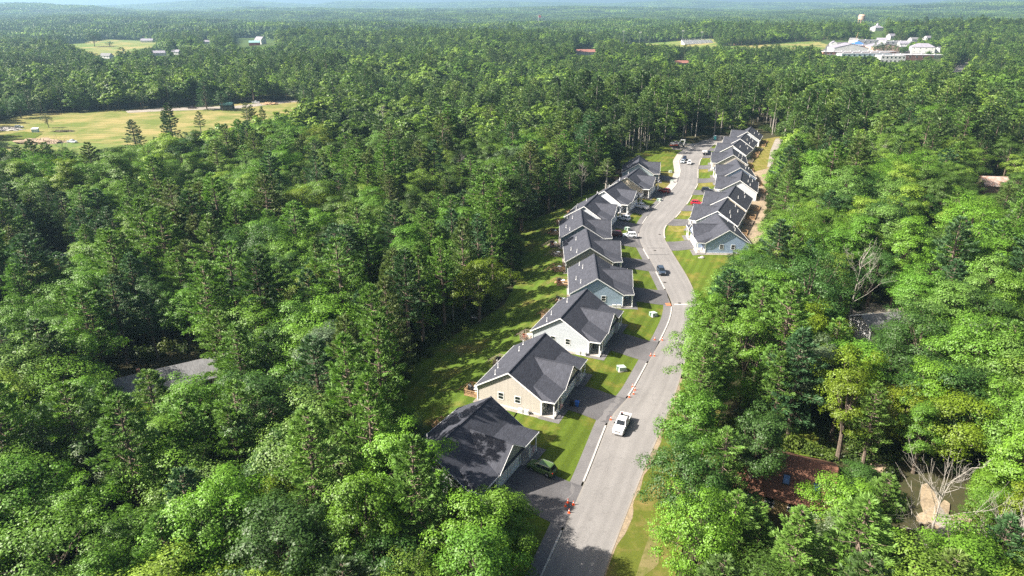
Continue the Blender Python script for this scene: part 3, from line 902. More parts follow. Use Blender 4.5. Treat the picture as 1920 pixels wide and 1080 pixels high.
def house_meshes():
    D = {}
    b = MB()
    b.box(-6.28, 6.28, -8.38, 8.38, -2.6, 0.28)
    b.box(6.2, 8.22, -3.78, 3.78, -1.0, 0.28)
    D['foundation'] = b.mesh('foundation', M['found'])
    b = MB()                                               # walls with their gables
    X, Y = 6.25, 8.35
    for s in (-1, 1):
        p = [(-X, s * Y, 0.26), (X, s * Y, 0.26), (X, s * Y, zr(X) - 0.1), (0, s * Y, zr(0) - 0.1), (-X, s * Y, zr(X) - 0.1)]
        b.add(p, [(0, 1, 2, 3, 4) if s < 0 else (4, 3, 2, 1, 0)])
    b.add([(-X, -Y, 0.26), (-X, Y, 0.26), (-X, Y, zr(X) - 0.1), (-X, -Y, zr(X) - 0.1)], [(3, 2, 1, 0)])
    b.add([(X, -Y, 0.26), (X, Y, 0.26), (X, Y, zr(X) - 0.1), (X, -Y, zr(X) - 0.1)], [(0, 1, 2, 3)])
    g = 3.75
    b.add([(X, -g, 0.26), (8.2, -g, 0.26), (8.2, -g, 3.5), (X, -g, 3.5)], [(0, 1, 2, 3)])
    b.add([(X, g, 0.26), (8.2, g, 0.26), (8.2, g, 3.5), (X, g, 3.5)], [(3, 2, 1, 0)])
    b.add([(8.2, -g, 0.26), (8.2, g, 0.26), (8.2, g, 3.62), (8.2, -g, 3.62)], [(0, 1, 2, 3)])
    b.add([(8.72, -3.6, 3.62), (8.72, 3.6, 3.62), (8.72, 0, 6.36)], [(0, 1, 2)])
    D['wall'] = b.mesh('wall', SID['sage'])
    b = MB()                                               # roof planes
    t = 0.16
    b.slab([(0, -8.72, 7.42), (0, 8.72, 7.42), (-6.65, 8.72, 3.23), (-6.65, -8.72, 3.23)], t)
    b.slab([(0, -8.72, 7.42), (6.62, -8.72, 3.25), (6.62, 8.72, 3.25), (0, 8.72, 7.42)], t)
    b.slab([(4.15, -7.15, 4.86), (8.85, -8.72, 3.52), (8.85, 8.72, 3.52), (4.15, 7.15, 4.86)], 0.12)
    for s in (-1, 1):
        q = [(4.15, s * 7.15, 4.86), (6.62, s * 8.70, 3.40), (8.85, s * 8.72, 3.52)]
        b.slab(q if s < 0 else q[::-1], 0.1)
        e = [(1.2, 0, 6.56), (9.05, 0, 6.56), (9.05, s * 4.02, 3.52), (8.85, s * 4.02, 3.50), (4.15, s * 2.4, 4.72)]
        b.slab(e[::-1] if s > 0 else e, 0.13)
    b.box(-0.14, 0.14, -8.74, 8.74, 7.38, 7.47)
    b.box(1.5, 9.06, -0.12, 0.12, 6.52, 6.60)
    b.slab([(8.70, -3.95, 3.80), (9.02, -3.95, 3.56), (9.02, 3.95, 3.56), (8.70, 3.95, 3.80)], 0.1)
    D['roof'] = b.mesh('roof', M['roof'])
    b = MB()                                               # rake boards, fascias, corner boards
    for s in (-1, 1):
        y0, y1 = s * 8.74, s * 8.78
        y0, y1 = min(y0, y1), max(y0, y1)
        for x0, z0, x1, z1 in ((0, 7.40, -6.68, 3.19), (0, 7.40, 6.60, 3.24)):
            dz = 0.24
            vs = [(x0, y0, z0), (x1, y0, z1), (x1, y0, z1 - dz), (x0, y0, z0 - dz), (x0, y1, z0), (x1, y1, z1), (x1, y1, z1 - dz), (x0, y1, z0 - dz)]
            b.add(vs, [(0, 1, 2, 3), (7, 6, 5, 4), (0, 4, 5, 1), (1, 5, 6, 2), (2, 6, 7, 3), (3, 7, 4, 0)])
        b.bar((6.6, s * 8.76, 3.26), (8.88, s * 8.77, 3.38), 0.05, 0.22)
        for x in (-6.26, 6.26):
            b.box(x - 0.09, x + 0.09, s * 8.37 - 0.09, s * 8.37 + 0.09, 0.27, 3.28)
        b.box(8.12, 8.26, s * 3.7 - 0.07, s * 3.7 + 0.09, 0.27, 3.5)
        b.bar((9.07, 0, 6.50), (9.07, s * 4.04, 3.46), 0.04, 0.13)
    b.box(8.86, 8.91, -8.78, 8.78, 3.26, 3.50)
    b.box(-6.72, -6.67, -8.78, 8.78, 3.05, 3.24)
    b.box(-6.2, 6.2, -8.40, -8.37, 0.24, 0.34)
    b.box(-6.2, 6.2, 8.37, 8.40, 0.24, 0.34)
    b.box(8.21, 8.25, -0.26, 0.26, 0.3, 3.3)
    D['trim'] = b.mesh('trim', M['white'])
    def soffit():
        b = MB()
        b.box(6.3, 8.84, -8.66, 8.66, 3.2, 3.24)
        return b.mesh('porch_ceiling', M['white'])
    D['porch_ceiling'] = soffit()
    b = MB()                                               # garage door: frame grooves between four sections
    for k in range(4):
        b.box(0, 0.05, -1.33, 1.33, 0.02 + k * 0.56, 0.56 + k * 0.56)
        for j in range(4):
            y = -1.0 + j * 0.66
            b.box(0.048, 0.066, y - 0.25, y + 0.25, 0.12 + k * 0.56, 0.46 + k * 0.56)
    b.box(-0.02, 0.02, -1.42, 1.42, 0, 2.34)
    D['garage_door'] = b.mesh('garage_door', M['door_white'])
    b = MB()
    w, h, f = 0.48, 0.62, 0.09
    b.box(-w - f, w + f, -0.03, 0.03, h, h + f); b.box(-w - f, w + f, -0.05, 0.03, -h - f, -h)
    b.box(-w - f, -w, -0.03, 0.03, -h, h); b.box(w, w + f, -0.03, 0.03, -h, h)
    b.box(-w, w, -0.02, 0.02, -0.03, 0.03)
    D['window'] = b.mesh('window', M['white'])
    b = MB()
    b.box(-w, w, -0.012, 0.012, 0.03, h); b.box(-w, w, -0.006, 0.018, -h, -0.03)
    D['pane'] = b.mesh('pane', M['glass'])
    b = MB()
    b.box(0, 0.05, -0.47, 0.47, 0, 2.05)
    b.box(0.04, 0.07, -0.30, 0.30, 1.15, 1.85)
    D['front_door'] = b.mesh('front_door', mat('front_door_paint', (0.05, 0.03, 0.03), 0.4))
    b = MB()
    b.box(6.27, 8.75, 3.8, 8.45, -0.5, 0.14)
    D['porch_slab_a'] = b.mesh('porch_slab', M['concrete'])
    b = MB()
    b.box(6.27, 8.75, -8.45, -3.8, -0.5, 0.14)
    D['porch_slab_b'] = b.mesh('porch_slab', M['concrete'])
    b = MB()
    b.box(-0.09, 0.09, -0.09, 0.09, 0.14, 3.22); b.box(-0.13, 0.13, -0.13, 0.13, 0.14, 0.34); b.box(-0.13, 0.13, -0.13, 0.13, 3.02, 3.21)
    D['porch_post'] = b.mesh('porch_post', M['white'])
    b = MB()
    for z in (0.28, 1.02):
        b.box(-0.03, 0.03, 0, 2.0, z, z + 0.07)
    for k in range(14):
        b.box(-0.015, 0.015, 0.12 + k * 0.135, 0.155 + k * 0.135, 0.35, 1.02)
    D['porch_rail'] = b.mesh('porch_rail', M['white'])
    b = MB()
    b.cyl((0, 0, -0.1), (0, 0, 0.95), 0.075, 8); b.cyl((0, 0, -0.05), (0, 0, 0.06), 0.16, 8)
    D['vent_pipe'] = b.mesh('vent_pipe', M['white'])
    b = MB()
    b.box(-0.1, 0.1, -0.06, 0.06, -0.13, 0.13); b.box(-0.07, 0.07, -0.16, -0.05, -0.02, 0.13)
    D['wall_lamp'] = b.mesh('wall_lamp', M['dark'])
    # decks: floor boards, posts, rails, stairs
    for nm, wm in (('', 'wood'), ('_grey', 'wood_grey')):
        b = MB()
        for k in range(22):
            b.box(-3.2, 0, -1.6 + k * 0.146, -1.6 + k * 0.146 + 0.135, -0.04, 0.0)
        b.box(-3.2, 0, -1.6, -1.55, -0.26, -0.05); b.box(-3.2, 0, 1.55, 1.6, -0.26, -0.05); b.box(-3.2, -3.15, -1.55, 1.55, -0.26, -0.05)
        D['deck_floor' + nm] = b.mesh('deck_floor', M[wm])
        b = MB()
        for (a, c) in (((-3.15, -1.55), (-0.05, -1.55)), ((-3.15, 1.55), (-0.05, 1.55)), ((-3.15, -1.55), (-3.15, 0.5))):
            for z in (0.12, 0.95):
                b.bar((a[0], a[1], z), (c[0], c[1], z), 0.09, 0.06)
            n = int(math.hypot(c[0] - a[0], c[1] - a[1]) / 0.16)
            for k in range(n + 1):
                x, y = a[0] + (c[0] - a[0]) * k / n, a[1] + (c[1] - a[1]) * k / n
                ww = 0.055 if k % 8 == 0 else 0.02
                b.box(x - ww, x + ww, y - ww, y + ww, 0.0, 1.05 if k % 8 == 0 else 0.95)
        D['deck_railing' + nm] = b.mesh('deck_railing', M[wm])
        b = MB()
        b.box(-0.07, 0.07, -0.07, 0.07, -3.0, -0.05)
        D['deck_post' + nm] = b.mesh('deck_post', M[wm])
        b = MB()
        for k in range(11):
            z = -0.2 - k * 0.19
            b.box(-3.22 - k * 0.27 - 0.29, -3.22 - k * 0.27, 0.55, 1.55, z - 0.04, z)
        for y in (0.53, 1.57):
            b.bar((-3.2, y, -0.15), (-6.2, y, -2.25), 0.05, 0.24)
            b.bar((-3.2, y, 0.9), (-6.2, y, -1.2), 0.05, 0.09)
            for k in range(4):
                b.box(-3.3 - k * 0.95, -3.22 - k * 0.95, y - 0.04, y + 0.04, -0.3 - k * 0.665, 0.86 - k * 0.665)
        D['deck_stairs' + nm] = b.mesh('deck_stairs', M[wm])
    return D
HM = house_meshes()

def put(name, me, parent, loc=(0, 0, 0), rz=0.0):
    o = link(name, me, parent)
    o.location = loc
    o.rotation_euler = (0, 0, rz)
    return o

for i, h in enumerate(HOUSES):
    root = thing('twin_house', h['label'], 'house', (h['mid'][0], h['mid'][1], PAD), h['rz'], 'twin houses along the street')
    h['root'] = root
    put('foundation', HM['foundation'], root)
    w = put('wall', HM['wall'], root)
    w.material_slots[0].link = 'OBJECT'
    w.material_slots[0].material = SID[h['sid']]
    roof = put('roof', HM['roof'], root)
    for k in range(3 + (i % 2)):
        y = (-6.4, -2.6, 3.4, 6.6)[k] + rnd.uniform(-0.5, 0.5)
        x = (-3.4, -4.6, -2.7, -4.0)[k] + rnd.uniform(-0.4, 0.4)
        put('vent_pipe', HM['vent_pipe'], roof, (x, y, zr(x)))
    put('trim', HM['trim'], root)
    put('porch_ceiling', HM['porch_ceiling'], root)
    for s in (-1, 1):
        put('garage_door', HM['garage_door'], root, (8.21, s * 1.85, 0.24))
        put('porch_slab', HM['porch_slab_a' if s > 0 else 'porch_slab_b'], root)
        put('porch_post', HM['porch_post'], root, (8.55, s * 8.3, 0))
        put('porch_post', HM['porch_post'], root, (8.55, s * 6.1, 0))
        put('porch_rail', HM['porch_rail'], root, (8.55, 6.2 if s > 0 else -8.2, 0))
        put('front_door', HM['front_door'], root, (6.26, s * 5.0, 0.16))
        put('wall_lamp', HM['wall_lamp'], root, (8.3, s * 3.45, 2.5), R(90))
        fw = put('window', HM['window'], root, (6.28, s * 7.0, 1.75), R(90))
        put('pane', HM['pane'], fw)
        for x in (-1.6, 1.7):
            gw = put('window', HM['window'], root, (x, s * 8.38, 2.15), 0 if s < 0 else math.pi)
            put('pane', HM['pane'], gw)
        for y in (2.0, 6.5):
            rw = put('window', HM['window'], root, (-6.28, s * y, 1.9), R(-90))
            put('pane', HM['pane'], rw)
        g = '_grey' if (i * 2 + s) % 3 == 0 else ''
        y = s * 6.1
        put('deck_floor', HM['deck_floor' + g], root, (-6.28, y, 0.22))
        put('deck_railing', HM['deck_railing' + g], root, (-6.28, y, 0.22))
        for dx in (-3.1, -1.4):
            for dy in (-1.5, 1.5):
                put('deck_post', HM['deck_post' + g], root, (-6.28 + dx, y + dy, 0.22))
        if h['side'] == 'L':
            put('deck_stairs', HM['deck_stairs' + g], root, (-6.28, y, 0.22))

# ------------------------------------------------------------------ vehicles
def paint(name, col, metal=0.0):
    return mat(name, col, 0.28, 0.04, 0.6, spec=0.5, coat=0.6, metal=metal)

def ring(w, z0, z1, r=0.12):
    h = z1 - z0
    return [(-w * 0.9, z0), (-w, z0 + h * 0.2), (-w, z1 - min(r, h * 0.4)), (-w * 0.90, z1), (w * 0.90, z1), (w, z1 - min(r, h * 0.4)), (w, z0 + h * 0.2), (w * 0.9, z0)]

def loft(b, st, mi=0):
    n = 8
    vs, fs = [], []
    for (x, w, z0, z1) in st:
        vs += [(x, y, z) for y, z in ring(w, z0, z1)]
    for i in range(len(st) - 1):
        for k in range(n):
            fs.append((i * n + k, i * n + (k + 1) % n, (i + 1) * n + (k + 1) % n, (i + 1) * n + k))
    fs.append(tuple(range(n - 1, -1, -1))); fs.append(tuple((len(st) - 1) * n + k for k in range(n)))
    b.add(vs, fs, mi)

def frustum(b, xb0, xb1, wb, zb, xt0, xt1, wt, zt, grow=0.0, mi=0):
    vs = [(xb0, -wb, zb), (xb1, -wb, zb), (xb1, wb, zb), (xb0, wb, zb), (xt0, -wt, zt), (xt1, -wt, zt), (xt1, wt, zt), (xt0, wt, zt)]
    b.add(vs, [(4, 5, 6, 7), (0, 1, 5, 4), (1, 2, 6, 5), (2, 3, 7, 6), (3, 0, 4, 7), (3, 2, 1, 0)], mi)

def quad_on(b, P, u0, u1, v0, v1, push=0.012, mi=0):
    """pane within the quad P (bottom-left, bottom-right, top-right, top-left)"""
    P = [Vector(p) for p in P]
    n = (P[1] - P[0]).cross(P[3] - P[0]).normalized() * push
    at = lambda u, v: (P[0] * (1 - u) + P[1] * u) * (1 - v) + (P[3] * (1 - u) + P[2] * u) * v
    vs = [tuple(at(u, v) + n) for u, v in ((u0, v0), (u1, v0), (u1, v1), (u0, v1))]
    vb = [tuple(at(u, v) - n * 0.5) for u, v in ((u0, v0), (u1, v0), (u1, v1), (u0, v1))]
    b.add(vs + vb, [(0, 1, 2, 3), (0, 4, 5, 1), (1, 5, 6, 2), (2, 6, 7, 3), (3, 7, 4, 0)], mi)

WHEEL = {}
def wheel(parent, x, y, r):
    if r not in WHEEL:
        b = MB(); b.tube([(0, -0.12, 0), (0, -0.10, 0), (0, 0.10, 0), (0, 0.12, 0)], [r * 0.88, r, r, r * 0.88], 20)
        t = b.mesh('wheel', M['tyre'])
        b = MB(); b.tube([(0, 0.115, 0), (0, 0.128, 0)], [r * 0.66, r * 0.6], 16)
        for k in range(5):
            a = k * 2 * math.pi / 5
            b.bar((0, 0.13, 0), (math.cos(a) * r * 0.58, 0.13, math.sin(a) * r * 0.58), 0.03, 0.07)
        WHEEL[r] = (t, b.mesh('rim', M['rim']))
    t, m = WHEEL[r]
    w = put('wheel', t, parent, (x, y, r), 0 if y > 0 else math.pi)
    put('rim', m, w)

def car(name, label, cat, pos, heading, col, kind='suv', group=None, roofcol=None, zoff=None):
    x, y = pos
    root = thing(name, label, cat, (x, y, hz(x, y) + 0.06 if zoff is None else zoff), heading, group)
    P = paint(name + '_paint', col)
    b = MB()
    if kind == 'suv':
        L, W, r = 4.65, 0.93, 0.36
        loft(b, [(2.32, 0.70, 0.36, 0.72), (2.24, 0.84, 0.26, 0.90), (1.95, 0.91, 0.22, 0.98), (1.05, 0.93, 0.2, 1.07), (-1.0, 0.93, 0.2, 1.09), (-1.9, 0.92, 0.22, 1.10), (-2.2, 0.88, 0.28, 1.08), (-2.32, 0.8, 0.36, 0.98)])
        cab = (1.12, -2.18, 0.86, 1.06, 0.38, -1.82, 0.69, 1.69)
        wx = (1.42, -1.38)
    elif kind == 'sedan':
        L, W, r = 4.7, 0.91, 0.33
        loft(b, [(2.35, 0.70, 0.34, 0.62), (2.26, 0.84, 0.24, 0.78), (1.9, 0.90, 0.2, 0.86), (0.95, 0.91, 0.18, 0.94), (-1.2, 0.91, 0.18, 0.97), (-2.0, 0.89, 0.2, 0.98), (-2.25, 0.85, 0.26, 0.94), (-2.35, 0.77, 0.36, 0.84)])
        cab = (1.02, -1.9, 0.83, 0.92, 0.22, -1.1, 0.64, 1.44)
        wx = (1.42, -1.38)
    else:
        L, W, r = 5.85, 0.99, 0.41
        loft(b, [(2.92, 0.80, 0.50, 0.98), (2.84, 0.92, 0.40, 1.12), (2.3, 0.98, 0.36, 1.20), (1.25, 0.99, 0.34, 1.24), (-0.95, 0.99, 0.34, 1.24)])
        loft(b, [(-0.95, 0.98, 0.36, 0.84), (-2.86, 0.97, 0.46, 0.84)])
        for s in (-1, 1):
            b.box(-2.88, -0.94, s * 0.93 - 0.055, s * 0.93 + 0.055, 0.6, 1.28)
        b.box(-2.93, -2.85, -0.97, 0.97, 0.55, 1.27)
        cab = (1.32, -0.98, 0.92, 1.22, 0.66, -0.78, 0.76, 1.90)
        wx = (1.85, -1.75)
    b.box(-L / 2 + 0.05, L / 2 - 0.05, -W * 0.7, W * 0.7, 0.22, 0.42)
    b.build('body', P, root)
    xb0, xb1, wb, zb, xt0, xt1, wt, zt = cab
    b = MB()
    frustum(b, xb0, xb1, wb, zb, xt0, xt1, wt, zt)
    vs = [(xt0 + .03, -wt - .01, zt), (xt1 - .03, -wt - .01, zt), (xt1 - .03, wt + .01, zt), (xt0 + .03, wt + .01, zt), (xt0 - .12, -wt + .08, zt + .06), (xt1 + .12, -wt + .08, zt + .06), (xt1 + .12, wt - .08, zt + .06), (xt0 - .12, wt - .08, zt + .06)]
    b.add(vs, [(4, 5, 6, 7), (0, 1, 5, 4), (1, 2, 6, 5), (2, 3, 7, 6), (3, 0, 4, 7)])
    b.build('cabin', paint(name + '_roof_paint', roofcol) if roofcol else P, root)
    G = M['glass']
    A = [(xb0, -wb, zb), (xb1, -wb, zb), (xb1, wb, zb), (xb0, wb, zb), (xt0, -wt, zt), (xt1, -wt, zt), (xt1, wt, zt), (xt0, wt, zt)]
    b = MB(); quad_on(b, [A[0], A[3], A[7], A[4]], 0.07, 0.93, 0.06, 0.94); b.build('windshield', G, root)
    b = MB(); quad_on(b, [A[2], A[1], A[5], A[6]], 0.10, 0.90, 0.15, 0.88); b.build('rear_window', G, root)
    for q in ([A[1], A[0], A[4], A[5]], [A[3], A[2], A[6], A[7]]):
        flip = q[0] == A[1]
        for (u0, u1) in ((0.06, 0.34), (0.37, 0.63), (0.67, 0.90)) if kind != 'pickup' else ((0.08, 0.46), (0.52, 0.92)):
            uu = (u0, u1) if flip else (1 - u1, 1 - u0)
            b = MB(); quad_on(b, q, uu[0], uu[1], 0.14, 0.88); b.build('side_window', G, root)
    for s in (-1, 1):
        for wxx in wx:
            wheel(root, wxx, s * (W - 0.10), r)
        fx = L / 2
        zl = 0.72 if kind == 'suv' else 0.6 if kind == 'sedan' else 0.92
        b = MB(); b.box(fx - 0.22, fx - 0.045, s * W * 0.72 - 0.14, s * W * 0.72 + 0.14, zl, zl + 0.14); b.build('headlight', M['lamp_clear'], root)
        b = MB(); b.box(-fx - 0.0 if kind != 'pickup' else -fx - 0.03, -fx + 0.16, s * W * 0.80 - 0.1, s * W * 0.80 + 0.1, zl + 0.08, zl + 0.3); b.build('tail_light', M['lamp_red'], root)
        b = MB(); b.box(xb0 - 0.36, xb0 - 0.20, s * (wb + 0.15) - 0.11, s * (wb + 0.15) + 0.11, zb + 0.0, zb + 0.2); b.bar((xb0 - 0.28, s * (wb - 0.03), zb + 0.05), (xb0 - 0.28, s * (wb + 0.1), zb + 0.07), 0.05); b.build('mirror', M['dark'] if kind == 'pickup' else P, root)
        for wxx in wx:
            b = MB()
            b.tube([(wxx, s * (W - 0.03), r), (wxx, s * (W + 0.006), r)], [r * 1.2, r * 1.2], 18)
            b.build('wheel_arch', M['dark'], root)
    b = MB(); b.box(L / 2 - 0.09, L / 2 + 0.005, -W * 0.5, W * 0.5, zl - 0.16, zl + 0.12)
    for k in range(3):
        b.box(L / 2, L / 2 + 0.02, -W * 0.48, W * 0.48, zl - 0.12 + k * 0.08, zl - 0.09 + k * 0.08)
    b.build('grille', M['dark'] if kind != 'pickup' else M['chrome'], root)
    b = MB(); b.box(L / 2 - 0.16, L / 2 + 0.04, -W * 0.86, W * 0.86, 0.34, 0.5); b.build('front_bumper', M['dark'] if kind != 'pickup' else M['chrome'], root)
    b = MB(); b.box(-L / 2 - 0.05, -L / 2 + 0.14, -W * 0.86, W * 0.86, 0.38, 0.56); b.build('rear_bumper', M['dark'] if kind != 'pickup' else M['chrome'], root)
    if kind == 'pickup':
        b = MB(); b.box(-2.84, -0.99, -0.87, 0.87, 0.845, 0.87); b.build('bed_liner', M['dark'], root)
    elif kind == 'suv':
        for s in (-1, 1):
            b = MB(); b.bar((xt0 - 0.2, s * (wt - 0.06), zt + 0.1), (xt1 + 0.15, s * (wt - 0.06), zt + 0.1), 0.04); b.build('roof_rail', M['chrome'], root)
    return root

def on_drive(hi, x, y, nose_in):
    h = HOUSES[hi]
    return hw(h, x, y), h['rz'] + (math.pi if nose_in else 0)

rdir = lambda y: float(np.arctan2(*(RL[np.argmin(abs(RL[:, 1] - y - 3))] - RL[np.argmin(abs(RL[:, 1] - y + 3))])[::-1]))
car('white_pickup', 'white pickup truck with chrome grille driving down the street towards the camera', 'pickup truck', (18.95, 100.0), math.atan2(-4.66, -2.0), (0.80, 0.80, 0.80), 'pickup')
def at(px, py, z=0.5):
    return un(px, py, z)
h0 = HOUSES[0]
car('green_suv', 'dark green compact SUV parked in shade before the grey green house', 'car', at(1016, 878, 1.2), h0['rz'] + math.pi - 0.05, (0.065, 0.115, 0.030), 'suv')
car('dark_suv', 'dark grey blue SUV at the kerb, alone on the street', 'car', at(1240, 506, 1.0), rdir(177) + math.pi, (0.035, 0.05, 0.075), 'suv')
car('maroon_car', 'maroon car in house shade beside the white SUV with nose towards the slate house', 'car', at(1153, 440.5, 1.1), HOUSES[5]['rz'] + math.pi, (0.09, 0.008, 0.010), 'suv')
car('white_suv', 'white SUV behind the maroon car, its tail by the kerb', 'car', at(1180.5, 440, 1.1), HOUSES[5]['rz'] + math.pi, (0.78, 0.80, 0.82), 'suv')
car('silver_suv', 'silver white SUV alone on the drive of the second house past the bend', 'car', at(1169.5, 410, 1.1), HOUSES[6]['rz'] + math.pi - 0.35, (0.62, 0.66, 0.70), 'suv')
car('parked_pickup', 'white pickup parked on the drive before the cream house', 'pickup truck', at(1202, 387, 1.1), HOUSES[7]['rz'] + math.pi - 0.35, (0.80, 0.80, 0.80), 'pickup')
car('red_car', 'dark red car parked before the cream house', 'car', at(1246, 356.5, 1.0), HOUSES[8]['rz'] + math.pi - 0.25, (0.20, 0.010, 0.015), 'suv')
car('red_suv', 'bright red SUV parked between the dry plots before a white house', 'car', at(1307, 381, 1.0), HOUSES[11]['rz'] + math.pi + 0.25, (0.42, 0.012, 0.03), 'suv')
car('black_car', 'black car parked nose in before the cream outer house', 'car', at(1326, 357, 1.0), HOUSES[12]['rz'] + math.pi + 0.25, (0.015, 0.02, 0.035), 'suv')
cap = car('capped_truck', 'dark pickup with white camper cap on the drive before the beige outer house', 'pickup truck', at(1329, 287, 1.0), HOUSES[15]['rz'] + math.pi + 0.2, (0.012, 0.016, 0.028), 'pickup')
b = MB(); frustum(b, -0.95, -2.9, 0.97, 1.29, -1.0, -2.8, 0.85, 1.98); b.build('camper_cap', M['white'], cap)
b = MB()
for s in (-1, 1):
    for x0 in (-1.2, -2.1):
        b.box(x0 - 0.6, x0, s * 0.925 - 0.03, s * 0.925 + 0.03, 1.5, 1.8)
b.build('cap_window', M['glass'], cap)
car('dark_blue_car', 'dark blue car parked at the kerb behind the silver one', 'car', at(1283.5, 297, 0.8), rdir(332) + math.pi, (0.015, 0.025, 0.06), 'suv')
car('silver_car', 'silver car parked at the kerb right behind a dark blue one', 'car', at(1280, 302.5, 0.7), rdir(324) + math.pi, (0.42, 0.47, 0.52), 'sedan')
car('white_car', 'white SUV in mid street beside the two cars at the kerb', 'car', at(1292.5, 304.5, 0.8), rdir(322) + math.pi, (0.80, 0.80, 0.80), 'suv')

# excavator
ex, ey, ez = ground(1265, 276)
t = thing('excavator', 'white excavator with folded arm on gravel at the far end of the street', 'excavator', (ex, ey, ez + 0.02), R(-8))
XW, XO = paint('excavator_white', (0.72, 0.72, 0.70)), paint('excavator_red', (0.50, 0.07, 0.02))
for s in (-1, 1):
    b = MB(); b.tube([(-1.9, s * 1.15 - 0.25, 0.45), (-1.9, s * 1.15 + 0.25, 0.45)], [0.45, 0.45], 12); b.tube([(1.9, s * 1.15 - 0.25, 0.45), (1.9, s * 1.15 + 0.25, 0.45)], [0.45, 0.45], 12)
    b.box(-1.9, 1.9, s * 1.15 - 0.25, s * 1.15 + 0.25, 0.02, 0.88)
    b.build('track', M['dark'], t)
b = MB(); b.box(-2.3, 1.5, -1.25, 1.25, 1.0, 1.55); b.build('base_frame', XO, t)
b = MB(); b.slab([(-2.4, -1.2, 2.35), (-0.2, -1.2, 2.35), (-0.2, 1.2, 2.35), (-2.4, 1.2, 2.35)], 0.8); b.build('engine_cover', XW, t)
b = MB(); frustum(b, 1.5, -0.2, 0.55, 1.56, 1.2, -0.2, 0.5, 3.05)
b.v = [(x, y + 0.6, z) for x, y, z in b.v]; b.build('cab', XW, t)
b = MB(); b.box(0.0, 1.0, 1.12, 1.18, 2.1, 2.9); b.box(0.0, 1.0, 0.02, 0.08, 2.1, 2.9); b.box(1.3, 1.42, 0.2, 1.0, 2.1, 2.85); b.build('cab_window', M['glass'], t)
b = MB(); b.bar((1.2, -0.4, 1.6), (3.1, -0.4, 4.0), 0.4, 0.5); b.bar((3.0, -0.4, 3.9), (5.0, -0.4, 3.9), 0.35, 0.45); b.build('boom', XW, t)
b = MB(); b.bar((5.0, -0.4, 4.0), (4.2, -0.4, 1.2), 0.3, 0.35); b.build('arm', XW, t)
b = MB(); b.slab([(3.8, -0.8, 1.2), (4.7, -0.8, 1.2), (4.7, 0.0, 1.2), (3.8, 0.0, 1.2)], 0.9); b.bar((3.9, -0.75, 0.3), (3.6, -0.75, 0.1), 0.1); b.bar((3.9, -0.05, 0.3), (3.6, -0.05, 0.1), 0.1); b.build('bucket', M['dark'], t)

# portable toilet
px_, py_, pz_ = ground(1340, 262)
t = thing('portable_toilet', 'turquoise portable toilet with pale roof at the end of the street', 'portable toilet', (px_, py_, pz_), R(190))
TQ = mat('turquoise_plastic', (0.06, 0.42, 0.44), 0.5, 0.05)
b = MB(); b.box(-0.6, 0.6, -0.6, 0.6, 0.1, 2.15); b.build('cabin', TQ, t)
b = MB(); b.box(-0.64, 0.64, -0.64, 0.64, 0.0, 0.1); b.build('base', M['dark'], t)
b = MB(); frustum(b, 0.64, -0.64, 0.64, 2.15, 0.45, -0.45, 0.45, 2.45); b.build('roof', M['white'], t)
b = MB(); b.box(0.6, 0.63, -0.42, 0.42, 0.2, 2.0); b.build('door', mat('toilet_door', (0.45, 0.62, 0.64), 0.5), t)
b = MB(); b.cyl((-0.5, 0.5, 2.1), (-0.5, 0.5, 2.75), 0.06, 8); b.build('vent_pipe', M['white'], t)

# traffic cones, standing and a few knocked flat to the ground by their size in the picture
def cone_mesh():
    b = MB(); b.box(-0.18, 0.18, -0.18, 0.18, 0, 0.03); b.tube([(0, 0, 0.03), (0, 0, 0.36)], [0.13, 0.085], 12, cap=False); b.tube([(0, 0, 0.52), (0, 0, 0.71)], [0.058, 0.025], 12)
    c = MB(); c.tube([(0, 0, 0.36), (0, 0, 0.52)], [0.087, 0.06], 12)
    return b.mesh('cone_body', M['orange']), c.mesh('reflective_band', M['white'])
cb, cw = cone_mesh()
CONES = [((1060, 950), 'orange cone, outermost from the road of the four at the nearest kerb end'), ((1065, 943), 'orange cone, farthest from the camera of the four at the nearest kerb end'),
         ((1075, 947), 'orange cone, on the road side of the four at the nearest kerb end'), ((1067, 962), 'orange cone, nearest the camera of the four by the nearest kerb'),
         ((1145, 787.5), 'lone orange cone on the sidewalk beside the moving white pickup'),
         ((1180, 745.5), 'orange cone, nearest the camera of four along the kerb past the pickup'), ((1188, 739.5), 'orange cone, second of four along the kerb past the pickup'),
         ((1190.5, 732), 'orange cone, third of four along the kerb past the pickup'), ((1186, 726), 'orange cone, farthest of four along the kerb past the pickup'),
         ((1220, 667.5), 'orange cone on the grass side of the pair before the near-white house'), ((1227, 668), 'orange cone on the road side of the pair before the near-white house'),
         ((1227.5, 637.5), 'orange cone by the sidewalk where the near-white house drive meets it'), ((1242, 638.5), 'orange cone by the kerb end beyond the near-white house drive')]
for p, lab in CONES:
    x, y, z = ground(*p)
    t = thing('traffic_cone', lab, 'traffic cone', (x, y, z + 0.07), rnd.uniform(0, 1.5), 'traffic cones along the kerb')
    put('cone_body', cb, t); put('reflective_band', cw, t)

